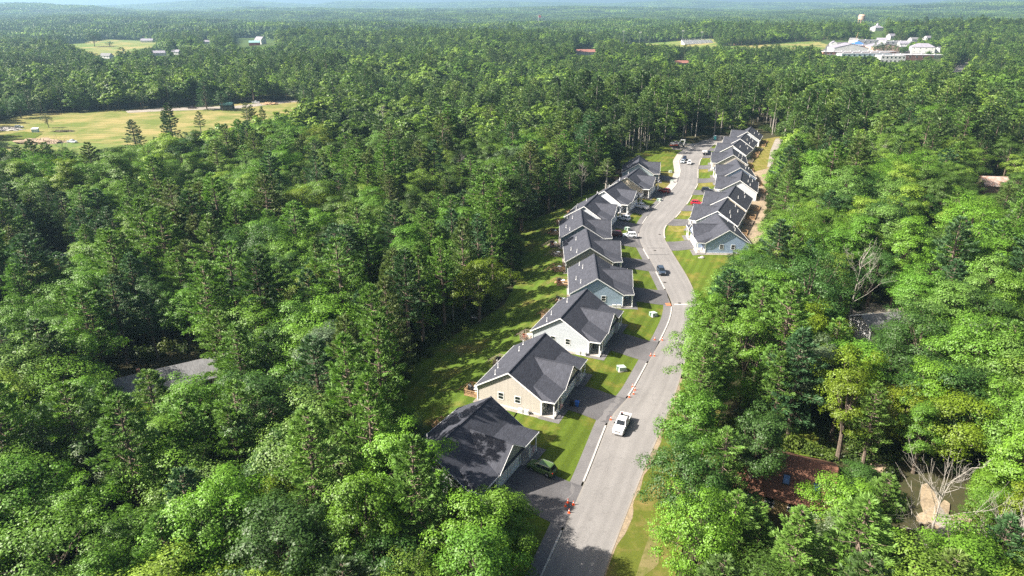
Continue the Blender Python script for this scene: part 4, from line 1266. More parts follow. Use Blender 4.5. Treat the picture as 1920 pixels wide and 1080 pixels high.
# utility boxes on the lawns
b = MB(); b.box(-0.75, 0.75, -0.6, 0.6, 0.08, 0.75); b.slab([(-0.78, -0.63, 0.98), (0.78, -0.63, 0.80), (0.78, 0.63, 0.80), (-0.78, 0.63, 0.98)], 0.1); b.add([(-0.75, -0.6, 0.75), (0.75, -0.6, 0.75), (0.75, -0.6, 0.8), (-0.75, -0.6, 0.95)], [(0, 1, 2, 3)])
tb = b.mesh('cabinet', M['green_box'])
b = MB(); b.box(-0.95, 0.95, -0.8, 0.8, -0.2, 0.08); tp = b.mesh('concrete_pad', M['concrete'])
b = MB(); b.box(-0.16, 0.16, -0.16, 0.16, 0, 0.85); b.box(-0.2, 0.2, -0.2, 0.2, 0.8, 0.92); pd = b.mesh('pedestal', mat('pedestal_green', (0.30, 0.48, 0.36), 0.5))
BOX = [((1165, 694), 'the beige house'), ((1224.5, 592), 'the near-white house'), ((1176.5, 431), 'the slate house'), ((1236, 376.5), 'the white house with the pickup'), ((1260, 341.5), 'the cream house with the red car'), ((1257, 323), 'the last house of the row')]
for k, (p, nm) in enumerate(BOX):
    x, y, z = ground(*p)
    t = thing('transformer_box', 'pale green transformer box on the front lawn of ' + nm, 'utility box', (x, y, z), R(20 + 13 * k), 'transformer boxes on the lawns')
    put('cabinet', tb, t); put('concrete_pad', tp, t)
    if k < 4:
        q = (p[0] - 8.5 * (100 / max(100, y)), p[1] + 0.5)
        x, y, z = ground(*q)
        t = link('utility_pedestal', pd); t.location = (x, y, z)
        tag(t, 'short green pedestal by the transformer box of ' + nm, 'utility box', 'pedestals on the lawns')

# iron covers and drains in the street
b = MB(); b.cyl((0, 0, 0), (0, 0, 0.02), 0.42, 20)
for k_ in range(4):
    b.box(-0.3, 0.3, -0.22 + k_ * 0.13, -0.18 + k_ * 0.13, 0.02, 0.03)
mh = b.mesh('manhole_cover', mat('iron_cover', (0.05, 0.045, 0.04), 0.7, 0.2))
for q, lab in (((1246.5, 530), 'iron cover in the street short of the dark SUV'), ((1237, 440), 'iron drain near the kerb of the round lawn plot'), ((1274, 569), 'iron cover just past the pale seam across the street'), ((1228, 470), 'iron cover between the two dark seams across the street')):
    x, y, z = ground(*q)
    o = link('manhole_cover', mh); o.location = (x, y, z + 0.062)
    tag(o, lab, 'manhole cover', 'iron covers in the street')

# tactile plate, stones, bins, stakes
x, y, z = ground(1253, 571)
b = MB(); b.box(-0.6, 0.6, -0.75, 0.75, 0.02, 0.06)
for i in range(7):
    for j in range(9):
        b.box(-0.5 + i * 0.15, -0.44 + i * 0.15, -0.65 + j * 0.15, -0.59 + j * 0.15, 0.06, 0.08)
o = b.build('tactile_plate', mat('brick_red_plate', (0.50, 0.17, 0.08), 0.7)); o.location = (x, y, z + 0.02)
tag(o, 'brick red tactile plate set in the sidewalk by the kerb end', 'tactile plate')
def boulder(name, label, px, py, s, m=None, cat='stone', seed=0):
    x, y, z = ground(px, py)
    bm = bmesh.new(); bmesh.ops.create_icosphere(bm, subdivisions=2, radius=1)
    for v in bm.verts:
        k = 1 + 0.3 * mnoise.noise(v.co * 1.4 + Vector((seed, 0, 0)))
        v.co = Vector((v.co.x * s[0] * k, v.co.y * s[1] * k, v.co.z * s[2] * k + s[2] * 0.5))
    me = bpy.data.meshes.new(name); bm.to_mesh(me); bm.free(); me.materials.append(m or M['stone'])
    o = link(name, me); o.location = (x, y, z); o.rotation_euler[2] = seed
    return tag(o, label, cat)
boulder('boulder', 'grey boulder on the lawn by the blue gabled house', 1316.5, 483.5, (0.9, 0.6, 0.35), seed=1)
boulder('garden_stone', 'smaller stone with a tuft beside the lawn boulder', 1311, 484, (0.4, 0.35, 0.22), seed=2)
boulder('pale_rock', 'pale rock at the edge of the wood on the shaded back lawn', 893, 596, (1.5, 0.7, 0.3), M['concrete'], 'rock', 3)
def bin_(label, hi, x, y, col, name):
    h = HOUSES[hi]
    p = hw(h, x, y)
    t = thing(name, label, 'wheelie bin', (p[0], p[1], hz(*p) + 0.05), h['rz'] + 0.2)
    m = mat(name + '_plastic', col, 0.5, 0.05)
    b = MB(); frustum(b, 0.28, -0.28, 0.24, 0.08, 0.36, -0.36, 0.3, 1.0); b.build('bin_body', m, t)
    b = MB(); b.slab([(-0.4, -0.32, 1.08), (0.38, -0.32, 1.03), (0.38, 0.32, 1.03), (-0.4, 0.32, 1.08)], 0.06); b.build('lid', m, t)
    for s in (-1, 1):
        b = MB(); b.cyl((-0.26, s * 0.2, 0.1), (-0.26, s * 0.27, 0.1), 0.1, 10); b.build('wheel', M['tyre'], t)
bin_('black wheelie bin before the garage of the beige house', 1, 10.0, -3.0, (0.015, 0.015, 0.018), 'black_bin')
bin_('blue wheelie bin next to the black one by the beige garage', 1, 10.9, -2.75, (0.02, 0.10, 0.38), 'blue_bin')

# flags on the porches
def flag(hi, x, y, z, label, lean):
    h = HOUSES[hi]
    p = hw(h, x, y)
    t = thing('porch_flag', label, 'flag', (p[0], p[1], PAD + z), h['rz'] + lean)
    b = MB(); b.bar((0, 0, 0), (0.75, 0, 0.95), 0.03); b.build('flag_pole', M['white'], t)
    b = MB()
    nx, ny = 13, 16
    vs, fs, ms = [], [], []
    for i in range(nx + 1):                                        # across the stripes, along the pole
        for j in range(ny + 1):                                    # down the fly
            u, v = i / nx, j / ny
            px, pz = 0.75 - 0.48 * u, 0.95 - 0.60 * u
            vs.append((px + 0.03 * math.sin(v * 7 + u * 2) - v * 0.15, 0.08 * math.sin(v * 5 + u * 4), pz - v * 1.25))
    for i in range(nx):
        for j in range(ny):
            fs.append((i * (ny + 1) + j, (i + 1) * (ny + 1) + j, (i + 1) * (ny + 1) + j + 1, i * (ny + 1) + j + 1))
            canton = i < 7 and j < 6
            star = canton and (i + j) % 2 == 1
            ms.append(1 if star else 2 if canton else (0 if i % 2 == 0 else 1))
    b.v, b.f, b.m = vs, fs, ms
    b.build('flag_cloth', [FLAGM[0], FLAGM[1], FLAGM[2]], t)
FLAGM = [mat('flag_red', (0.42, 0.03, 0.05), 0.8), mat('flag_white', (0.75, 0.73, 0.72), 0.8), mat('flag_blue', (0.03, 0.05, 0.18), 0.8)]
flag(0, 8.75, 6.3, 1.7, 'striped flag on the porch post of the shaded grey green house', 0.2)
flag(1, 8.75, -6.2, 1.7, 'striped flag hanging from the porch post of the beige house', 0.1)

# heat pump units by the gable walls
b = MB(); b.box(-0.45, 0.45, -0.18, 0.18, 0.1, 0.85); b.tube([(0.0, -0.19, 0.48), (0.0, -0.2, 0.48)], [0.3, 0.3], 16); b.box(-0.5, 0.5, -0.25, 0.25, 0.0, 0.1)
hp = b.mesh('heat_pump', mat('heat_pump_grey', (0.55, 0.55, 0.54), 0.5))
for hi, x, nm in ((0, 5.0, 'the grey green house'), (1, 3.6, 'the beige house'), (2, 5.4, 'the near-white house'), (3, 5.4, 'the pale blue house'), (10, -4.0, 'the blue gabled house')):
    h = HOUSES[hi]
    s = -1 if h['side'] == 'L' else 1
    for k in range(2):
        o = link('heat_pump', hp)
        p = hw(h, x - k * 1.15, s * 8.85)
        o.location = (p[0], p[1], hz(*p) + 0.03); o.rotation_euler[2] = h['rz'] + (0 if s < 0 else math.pi)
        tag(o, ('grey heat pump nearer the street at the gable of ' if k == 0 else 'grey heat pump nearer the back at the gable of ') + nm, 'heat pump', 'heat pumps at the gables')

# chairs, tables and grills on the decks of the row by the wood
def deck_chair_mesh(m):
    b = MB(); b.box(-0.3, 0.3, -0.3, 0.3, 0.38, 0.44); b.slab([(-0.34, -0.3, 1.0), (-0.28, -0.3, 1.0), (-0.28, 0.3, 1.0), (-0.34, 0.3, 1.0)], 0.6)
    for x in (-0.27, 0.27):
        for y in (-0.27, 0.27):
            b.box(x - 0.025, x + 0.025, y - 0.025, y + 0.025, 0, 0.4)
    for y in (-0.3, 0.3):
        b.box(-0.3, 0.3, y - 0.03, y + 0.03, 0.6, 0.64)
    return b.mesh('deck_chair', m)
DC = [deck_chair_mesh(M['dark']), deck_chair_mesh(M['white']), deck_chair_mesh(mat('red_chair', (0.35, 0.05, 0.03), 0.6))]
b = MB(); b.cyl((0, 0, 0.68), (0, 0, 0.73), 0.55, 18); b.cyl((0, 0, 0.0), (0, 0, 0.68), 0.05, 8); b.cyl((0, 0, 0), (0, 0, 0.04), 0.3, 12)
DT = b.mesh('deck_table', M['white'])
b = MB(); b.box(-0.35, 0.35, -0.28, 0.28, 0.1, 0.75); b.tube([(-0.5, 0, 0.95), (0.5, 0, 0.95)], [0.3, 0.3], 12); b.box(-0.85, -0.5, -0.25, 0.25, 0.85, 0.9); b.box(0.5, 0.85, -0.25, 0.25, 0.85, 0.9)
DG = b.mesh('grill', M['dark'])
dn = {1: 'beige', 2: 'near-white', 3: 'pale blue', 4: 'taupe', 5: 'slate', 6: 'first white', 7: 'second white'}
en = {-1: 'near', 1: 'far'}
k = 0
for hi in range(1, 8):
    h = HOUSES[hi]
    for s in (-1, 1):
        for nm, me, x, y, lab in (('deck_chair', DC[k % 3], -8.6, s * 6.1 - 0.9, ['dark', 'white', 'red'][k % 3] + ' chair on the %s deck behind the %s house' % (en[s], dn[hi])), ('deck_table', DT, -7.9, s * 6.1 + 0.1, 'round white table on the %s deck behind the %s house' % (en[s], dn[hi])),
                                ('grill', DG, -8.9, s * 6.1 + 0.0, 'black grill on the %s deck behind the %s house' % (en[s], dn[hi]))):
            if nm == 'grill' and (hi + s) % 2:
                continue
            o = link(nm, me); p = hw(h, x, y)
            o.location = (p[0], p[1], PAD + 0.225); o.rotation_euler[2] = h['rz'] + rnd.uniform(-0.6, 0.6)
            tag(o, lab, {'deck_chair': 'chair', 'deck_table': 'table', 'grill': 'grill'}[nm], nm.replace('_', ' ') + 's on the decks')
        k += 1
# ------------------------------------------------------------------ other buildings, near and far
def place(px, dist, z=None):
    """point on the ground seen in photo column px, dist metres away"""
    zz = 0.0
    for _ in range(4):
        Zd = dist * _c + (CAM_H - zz) * _s
        x = (px - 960) / FPX * Zd
        zz = hz(x, dist)
    return x, dist, zz

BROWN = shingles('brown_shingles', (0.125, 0.060, 0.038))
GREYR = shingles('grey_shingles', (0.17, 0.17, 0.175))
RUST = mat('rusty_tin', (0.26, 0.14, 0.10), 0.8, 0.3, 0.9, col2=(0.34, 0.30, 0.27))
TAN = siding('tan_shingle_wall', (0.40, 0.29, 0.14))
WHITEW = siding('white_clapboard', (0.58, 0.58, 0.57))
BRICK = mat('brick_wall', (0.38, 0.20, 0.14), 0.9, 0.2, 0.8)
BRICKD = mat('dark_brick_wall', (0.16, 0.09, 0.075), 0.9, 0.2, 0.8)
PALEW = mat('pale_wall', (0.46, 0.47, 0.46), 0.8, 0.08, 0.3)
SLATE = mat('slate_roof', (0.22, 0.21, 0.25), 0.8, 0.15, 0.3)
REDR = mat('red_roof', (0.25, 0.115, 0.09), 0.7, 0.15, 0.3)
TEALR = mat('teal_roof', (0.20, 0.36, 0.36), 0.6, 0.1, 0.3)
GRAVR = mat('gravel_roof', (0.36, 0.36, 0.38), 0.9, 0.15, 0.3)

FOOT = []
def building(name, label, cat, x, y, z, rz, L, W, hgt, rise, wall, roof, win=(0, 1), group=None, over=0.4, hip=0.0, base=3.0, wsize=(1.1, 1.3)):
    """long side along local x; rise 0 is a flat roof with a parapet; win = windows per long side, storeys"""
    t = thing(name, label, cat, (x, y, z), rz, group)
    FOOT.append((x, y, rz, L, W))
    b = MB()
    X, Y = L / 2, W / 2
    b.box(-X, X, -Y, Y, -base, hgt)
    if rise and not hip:
        for s in (-1, 1):
            b.add([(s * X, -Y, hgt - 0.01), (s * X, Y, hgt - 0.01), (s * X, 0, hgt + rise - 0.1)], [(0, 1, 2) if s > 0 else (2, 1, 0)])
    b.build('wall', wall, t)
    b = MB()
    if rise:
        k = rise / Y
        o = over
        for s in (-1, 1):
            q = [(-X - o + hip, 0, hgt + rise + 0.06), (X + o - hip, 0, hgt + rise + 0.06), (X + o, s * (Y + o), hgt - k * o + 0.06), (-X - o, s * (Y + o), hgt - k * o + 0.06)]
            b.slab(q if s < 0 else q[::-1], 0.16)
            if hip:
                q = [(s * (X + o - hip), 0, hgt + rise + 0.06), (s * (X + o), Y + o, hgt - k * o + 0.06), (s * (X + o), -Y - o, hgt - k * o + 0.06)]
                b.slab(q if s < 0 else q[::-1], 0.16)
    else:
        b.box(-X - 0.15, X + 0.15, -Y - 0.15, Y + 0.15, hgt, hgt + 0.25)
        for k in range(max(1, int(L / 14))):
            xx = -X + 5 + k * 13
            b.box(xx, xx + 2.4, -1.2, 0.8, hgt + 0.25, hgt + 1.5)
    b.build('roof', roof, t)
    n, st = win
    if n:
        b0, b1 = MB(), MB()
        w, h = wsize
        b0.box(-w / 2 - 0.1, w / 2 + 0.1, -0.04, 0.03, -h / 2 - 0.1, h / 2 + 0.1)
        b1.box(-w / 2, w / 2, -0.06, -0.03, -h / 2, -0.04); b1.box(-w / 2, w / 2, -0.06, -0.03, 0.04, h / 2)
        fm, gm = b0.mesh('window', M['white']), b1.mesh('pane', M['glass'])
        for s in (-1, 1):
            for i in range(n):
                for k in range(st):
                    f = put('window', fm, t, (-X + (i + 0.5) * L / n, s * (Y + 0.01), (k + 0.55) * hgt / st), 0 if s < 0 else math.pi)
                    put('pane', gm, f)
    return t

# the grey roofed house in the wood, its ridge as the photograph shows it
A, B = np.array(un(209, 703, 5.0)), np.array(un(380, 664, 5.0))
d = (B - A) / np.linalg.norm(B - A)
nrm = np.array([d[1], -d[0]])
c = A + d * 8.6
t = building('cottage', 'grey roofed bungalow with white gable trim almost hidden in the wood', 'house', c[0], c[1], hz(*c), math.atan2(d[1], d[0]), 17, 8.6, 3.0, 2.0, WHITEW, GREYR, (5, 1), over=0.5)
b = MB()
for s in (-1, 1):
    b.bar((-9.03, 0, 5.06), (-9.03, s * 4.82, 2.80), 0.06, 0.26)
b.build('gable_trim', M['white'], t)
b = MB(); b.box(-4.6, -4.0, -0.4, 0.2, 4.0, 6.0); b.build('chimney', BRICK, t)
# brown roof with skylights
A, B = np.array(un(1392, 834, 6.2)), np.array(un(1571, 877, 6.2))
d = (B - A) / np.linalg.norm(B - A)
c = (A + B) / 2
t = building('brown_house', 'brown roofed cottage with blue skylights in tree shade', 'house', c[0], c[1], hz(*c), math.atan2(d[1], d[0]), float(np.linalg.norm(B - A)) - 0.8, 11.5, 3.0, 3.2, TAN, BROWN, (4, 1), over=0.5)
SKYL = mat('skylight_glass', (0.03, 0.10, 0.22), 0.15, 0.1, 0.6, spec=0.6)
for (u, v) in ((0.2, -3.4), (4.2, -3.6)):
    k = 3.2 / 5.75
    zz = 6.26 + k * v
    b = MB(); b.slab([(u - 0.42, v - 0.62, zz - k * 0.62 + 0.1), (u + 0.42, v - 0.62, zz - k * 0.62 + 0.1), (u + 0.42, v + 0.62, zz + k * 0.62 + 0.1), (u - 0.42, v + 0.62, zz + k * 0.62 + 0.1)], 0.12)
    f_ = b.build('skylight', SKYL, t)
    b = MB()
    for (du, dv, lu, lv) in ((-0.46, 0, 0.05, 0.68), (0.46, 0, 0.05, 0.68), (0, -0.66, 0.5, 0.05), (0, 0.66, 0.5, 0.05)):
        b.slab([(u + du - lu, v + dv - lv, zz + k * (dv - lv) + 0.14), (u + du + lu, v + dv - lv, zz + k * (dv - lv) + 0.14), (u + du + lu, v + dv + lv, zz + k * (dv + lv) + 0.14), (u + du - lu, v + dv + lv, zz + k * (dv + lv) + 0.14)], 0.16)
    b.build('frame', M['dark'], f_)
b = MB(); b.box(-5.6, -4.4, -5.83, -5.76, 0.2, 2.3); b.build('door', M['white'], t)
x, y, z = ground(1690, 775)
t = building('brown_house', 'second brown roofed cottage deeper in shade with one skylight', 'house', x, y, z, R(-25), 12, 9, 2.8, 2.6, TAN, BROWN, (3, 1))
b = MB(); k = 2.6 / 4.5; b.slab([(0.5, -3.0, 3.72), (1.6, -3.0, 3.72), (1.6, -1.6, 3.72 + k * 1.4), (0.5, -1.6, 3.72 + k * 1.4)], 0.1); b.build('skylight', SKYL, t)
x, y, z = ground(1856, 362)
building('old_barn', 'old barn with rusty tin roof among trees', 'barn', x, y, z, R(-8), 9, 9, 4.0, 2.6, mat('old_boards', (0.22, 0.17, 0.13), 0.9, 0.3, 2.0), RUST, (0, 1))
x, y, z = ground(1650, 622)
t = building('hidden_house', 'grey roofed white house peeping between pines across the street', 'house', x, y, z, R(12), 11, 7, 2.8, 1.8, WHITEW, GREYR, (4, 1))
b = MB(); b.box(-3.2, 3.2, 3.55, 6.4, 0.3, 0.5); b.box(-3.2, 3.2, 6.35, 6.42, 0.5, 1.5); b.build('deck', M['white'], t)
x, y, z = ground(118, 486)
car('white_van', 'white car glimpsed in a gap between trees', 'car', (x, y), R(60), (0.8, 0.8, 0.8), 'suv', zoff=z)
x, y, z = ground(1803, 455)
t = thing('tarp_trailer', 'low trailer under a pale blue tarp among trees', 'trailer', (x, y, z), R(10))
b = MB(); frustum(b, 1.9, -1.9, 1.0, 0.7, 1.5, -1.5, 0.5, 1.6); b.build('tarp', mat('blue_tarp', (0.35, 0.50, 0.68), 0.6, 0.1), t)
b = MB(); b.box(-1.9, 1.9, -1.0, 1.0, 0.5, 0.7); b.bar((1.9, 0, 0.6), (3.0, 0, 0.5), 0.08); b.build('trailer_bed', M['dark'], t)
for s in (-1, 1):
    wheel(t, 0, s * 1.0, 0.33)

# ------- the hay field: barn, vehicles, piles
x, y, z = ground(427, 205)
t = thing('open_barn', 'green roofed open shed by the gravel track of the hay field', 'shed', (x, y, z), R(5))
b = MB()
for xx in (-4, 0, 4):
    for yy in (-3, 3):
        b.box(xx - 0.12, xx + 0.12, yy - 0.12, yy + 0.12, 0, 3.6)
b.build('post', M['wood_grey'], t)
b = MB(); b.box(-4, 4, 2.9, 3.0, 0, 3.5); b.box(-4, -3.9, -3, 3, 0, 3.5); b.box(-3.8, 3.9, -2.9, -2.8, 0, 2.2); b.build('wall', mat('shed_boards', (0.16, 0.17, 0.14), 0.9, 0.2), t)
b = MB()
for s in (-1, 1):
    q = [(-4.5, 0, 5.0), (4.5, 0, 5.0), (4.5, s * 3.6, 3.4), (-4.5, s * 3.6, 3.4)]
    b.slab(q if s < 0 else q[::-1], 0.12)
b.build('roof', mat('green_tin', (0.10, 0.26, 0.20), 0.5, 0.1), t)
sheet('gravel_track', gpoly([(235, 208), (300, 203), (440, 199), (520, 190), (560, 187), (560, 191), (520, 195), (445, 204), (300, 209), (240, 212)]), 0.18, M['gravel'], 6)
def truck_at(px, py, label, col, rz, kind='pickup', nm='farm_truck'):
    x, y, z = ground(px, py)
    return car(nm, label, 'truck' if kind == 'pickup' else 'car', (x, y), rz, col, kind, zoff=z)
truck_at(480, 194, 'white truck parked on the track beyond the green shed', (0.8, 0.8, 0.8), R(5))
truck_at(361, 204, 'dark truck on the gravel track short of the green shed', (0.05, 0.03, 0.03), R(3))
truck_at(136, 268, 'small pale pickup standing in the meadow by the brush pile', (0.6, 0.65, 0.7), R(-20))
truck_at(36, 240, 'white car beside the debris heap at the field edge', (0.75, 0.78, 0.8), R(25), 'suv', 'field_car')
x, y, z = ground(67, 248)
t = thing('field_hut', 'small pale blue hut on the mown patch of the field', 'hut', (x, y, z), R(10))
b = MB(); b.box(-1.6, 1.6, -1.2, 1.2, 0, 2.0); b.build('wall', mat('hut_blue', (0.50, 0.62, 0.68), 0.6), t)
b = MB(); b.slab([(-1.8, -1.4, 2.1), (1.8, -1.4, 2.1), (1.8, 1.4, 2.5), (-1.8, 1.4, 2.5)], 0.12); b.build('roof', M['white'], t)
def heap(name, label, px, py, rx, ry, hh, m1, n, seed):
    """a heap: a mound with sticks and lumps sticking out of it"""
    x, y, z = ground(px, py)
    t = thing(name, label, 'heap', (x, y, z), 0)
    r = random.Random(seed)
    bm = bmesh.new(); bmesh.ops.create_icosphere(bm, subdivisions=4, radius=1)
    for v in bm.verts:
        k = 1 + 0.5 * mnoise.noise(v.co * 2.3 + Vector((seed, 0, 0)))
        v.co = Vector((v.co.x * rx * k, v.co.y * ry * k, max(-0.3, v.co.z * hh * k)))
    me = bpy.data.meshes.new('mound'); bm.to_mesh(me); bm.free(); me.materials.append(m1)
    link('mound', me, t)
    b = MB()
    for _ in range(n):
        a, q = r.uniform(0, 6.28), math.sqrt(r.random())
        px_, py_ = math.cos(a) * rx * q, math.sin(a) * ry * q
        zz = hh * (1 - q * q) * 0.9
        dx, dy, dz = r.uniform(-1, 1) * 1.2, r.uniform(-1, 1) * 1.2, r.uniform(0.1, 0.9)
        b.bar((px_, py_, zz - 0.2), (px_ + dx, py_ + dy, zz + dz), r.uniform(0.08, 0.22))
    o = b.build('sticks', M['wood_grey'], t); o['kind'] = 'stuff'
    return t
heap('brush_pile', 'long brown brush pile in the meadow', 72, 268, 13, 5, 2.2, M['dirt'], 160, 4)
heap('debris_heap', 'grey debris heap at the field edge beside a white car', 12, 244, 9, 4, 1.6, M['stone'], 90, 9)
heap('soil_heap', 'low dark heap under the lone field tree', 118, 247, 6, 2.5, 0.9, M['litter'], 40, 14)
heap('log_pile', 'reddish log pile at the far edge of the hay field', 505, 196, 6, 3, 1.5, M['wood'], 70, 21)

# ------- farms on the far slope
def far_b(name, label, cat, px, py, rz, L, W, hgt, rise, wall, roof, **k):
    x, y, z = ground(px, py)
    return building(name, label, cat, x, y, z, R(rz), L, W, hgt, rise, wall, roof, **k)
far_b('farmhouse', 'white long farmhouse at the upper edge of the far field', 'house', 277, 80, 5, 24, 10, 4.5, 3.5, WHITEW, SLATE, win=(4, 1))
far_b('red_roof_house', 'small house with pinkish roof behind the long white farmhouse', 'house', 263, 73, 10, 18, 9, 4.0, 3.5, WHITEW, REDR, win=(3, 1))
far_b('roadside_house', 'white house at the lower edge of the far field', 'house', 201, 109, -15, 17, 9, 3.5, 3.5, WHITEW, GREYR, win=(3, 1))
far_b('roadside_house', 'white house below the far field, third in the gap of trees', 'house', 298, 104, 12, 20, 9, 4, 3.0, WHITEW, SLATE, win=(3, 1))
far_b('roadside_house', 'half hidden white house just past the third roadside house', 'house', 331, 102, -8, 12, 8, 4, 3.0, WHITEW, SLATE, win=(2, 1))
far_b('white_farm', 'tall white farmhouse with red barn next to it', 'house', 489, 83, -30, 17, 12, 8, 5, WHITEW, SLATE, win=(3, 2))
far_b('red_barn', 'red barn with teal roof next to the tall white farmhouse', 'barn', 478, 85, 12, 18, 10, 5, 3.0, mat('barn_red', (0.32, 0.06, 0.05), 0.8), TEALR, win=(0, 1))
far_b('wood_edge_house', 'white house half hidden between far trees left of the farm', 'house', 388, 82, 10, 15, 9, 4, 3, WHITEW, SLATE, win=(2, 1))
far_b('red_roof_building', 'long low building with red roof before the ball field', 'building', 1097, 102, 8, 30, 12, 4, 3.5, PALEW, REDR, win=(5, 1))
far_b('wood_cabin', 'pinkish roof showing between trees below the ball field', 'house', 1276, 122, 6, 18, 9, 3, 2.5, PALEW, REDR, win=(2, 1))

# ------- school and its neighbours
sb = lambda label, px, py, rz, L, W, hgt, rise, wall, roof, **k: far_b('school_block', label, 'school building', px, py, rz, L, W, hgt, rise, wall, roof, group='school buildings', **k)
sb('white gabled gymnasium of the school with grey lilac roof', 1588, 99, 82, 36, 50, 8, 6, PALEW, SLATE, win=(0, 1))
sb('long low brick wing with pale roof before the gymnasium', 1606, 103.5, 3, 108, 16, 5, 0, BRICK, GRAVR, win=(14, 1), wsize=(3, 1.6))
sb('front school wing with pale blue green window band', 1620, 107.5, 3, 72, 14, 5.5, 0, mat('teal_panel', (0.48, 0.62, 0.62), 0.6), GRAVR, win=(10, 1), wsize=(3, 2))
sb('two storey pale and brick front block of the school', 1667, 117, -5, 30, 20, 8.5, 0, PALEW, GRAVR, win=(6, 2), wsize=(2.2, 1.8))
sb('dark brick block at the shaded end of the school front', 1709, 116, -4, 42, 22, 9, 0, BRICKD, GRAVR, win=(5, 2), wsize=(2.2, 1.8))
sb('brick hall with pale gable in the middle of the school', 1652, 95, 84, 44, 40, 7, 4.5, mat('pink_brick', (0.52, 0.36, 0.30), 0.9), SLATE, win=(0, 1))
sb('low flat wing with dark windows behind the middle hall', 1612, 92, 3, 56, 20, 6, 0, BRICK, GRAVR, win=(7, 1), wsize=(3, 1.8))
sb('white low annex near the grey roofed school house', 1700, 94, 2, 34, 20, 6, 0, PALEW, GRAVR, win=(4, 1), wsize=(3, 1.8))
sb('grey hipped school house on brick base at the school end', 1727, 99, -20, 32, 24, 9, 5, PALEW, SLATE, win=(4, 2), hip=9)
sb('long pale flat building at the rear of the school', 1682, 83, 2, 52, 18, 5, 0, PALEW, GRAVR, win=(6, 1), wsize=(3, 1.6))
sb('white rear building beside the blue tent', 1622, 82, 2, 38, 16, 6, 0, PALEW, GRAVR, win=(4, 1), wsize=(3, 1.6))
far_b('pale_shed', 'pale flat shed past the dark brick end of the school', 'shed', 1756, 110, 10, 20, 12, 5, 0, PALEW, GRAVR, win=(0, 1))
far_b('white_house', 'small white house between trees behind the school', 'house', 1670, 74, 20, 14, 10, 6, 4, WHITEW, SLATE, win=(2, 1))
TOWN = [(1600, 80, 14, 'small white house at the rear corner of the school by the blue tent'), (1652, 80, 16, 'white house just below the civic hall behind the school'), (1694, 87, 18, 'low white house between the school hall and the hipped school house'),
        (1712, 79, 15, 'white house above the hipped school house'), (1738, 76, 14, 'white house in trees beyond the hipped school house'), (1758, 98, 15, 'white house in trees past the dark brick block'), (1640, 70, 13, 'white house at the foot of the civic hall'), (1562, 86, 12, 'small white shed house at the gymnasium side away from the town')]
for k, (px, py, L_, lab) in enumerate(TOWN):
    far_b('town_house', lab, 'house', px, py, 17 * k - 40, L_, 10, 5, 3.2, WHITEW, SLATE if k % 3 else GREYR, win=(3, 1), group='small white houses around the school')
x, y, z = ground(1607, 86)
t = thing('blue_tent', 'blue tent roof before the white rear building of the school', 'tent', (x, y, z))
b = MB(); frustum(b, 9, -9, 6, 3, 3, -3, 0.5, 7); b.build('canopy', mat('tent_blue', (0.05, 0.16, 0.55), 0.6), t)
for s in (-1, 1):
    for q in (-1, 1):
        b = MB(); b.box(s * 8.6 - 0.1, s * 8.6 + 0.1, q * 5.6 - 0.1, q * 5.6 + 0.1, 0, 3); b.build('pole', M['white'], t)
# white civic building with a cupola on the rise behind
x, y, z = place(1643, 1560)
t = building('civic_hall', 'white hall with grey hipped roof and cupola on the rise behind the school', 'building', x, y, z, R(10), 20, 17, 9, 5, WHITEW, SLATE, (4, 2), hip=8)
b = MB(); b.box(-1.6, 1.6, -1.3, 1.3, 13.6, 16.5); b.build('cupola', M['white'], t)
b = MB(); frustum(b, 1.5, -1.5, 1.5, 16.5, 0.1, -0.1, 0.1, 19); b.build('spire', SLATE, t)
# water tower
x, y, z = place(1609, 1800)
ztop = CAM_H - (26 - HORIZON) / FPX * (1800 * _c + 10)
ztop = max(ztop, z + 30) - z
t = thing('water_tower', 'old water tower with rusty tan tank on legs above the trees', 'water tower', (x, y, z))
TK = mat('rusty_tank', (0.46, 0.33, 0.25), 0.8, 0.25, 0.25)
b = MB(); b.tube([(0, 0, ztop - 13), (0, 0, ztop - 12), (0, 0, ztop - 3), (0, 0, ztop - 1), (0, 0, ztop)], [7.0, 8.0, 8.0, 6.5, 1.0], 20); b.build('tank', TK, t)
b = MB(); b.tube([(0, 0, 0), (0, 0, ztop - 12.5)], [1.6, 1.6], 12); b.build('riser', TK, t)
for k in range(6):
    a = k * math.pi / 3
    b = MB(); b.tube([(math.cos(a) * 8.2, math.sin(a) * 8.2, -2), (math.cos(a) * 7.0, math.sin(a) * 7.0, ztop - 12)], [0.6, 0.6], 8); b.build('leg', TK, t)
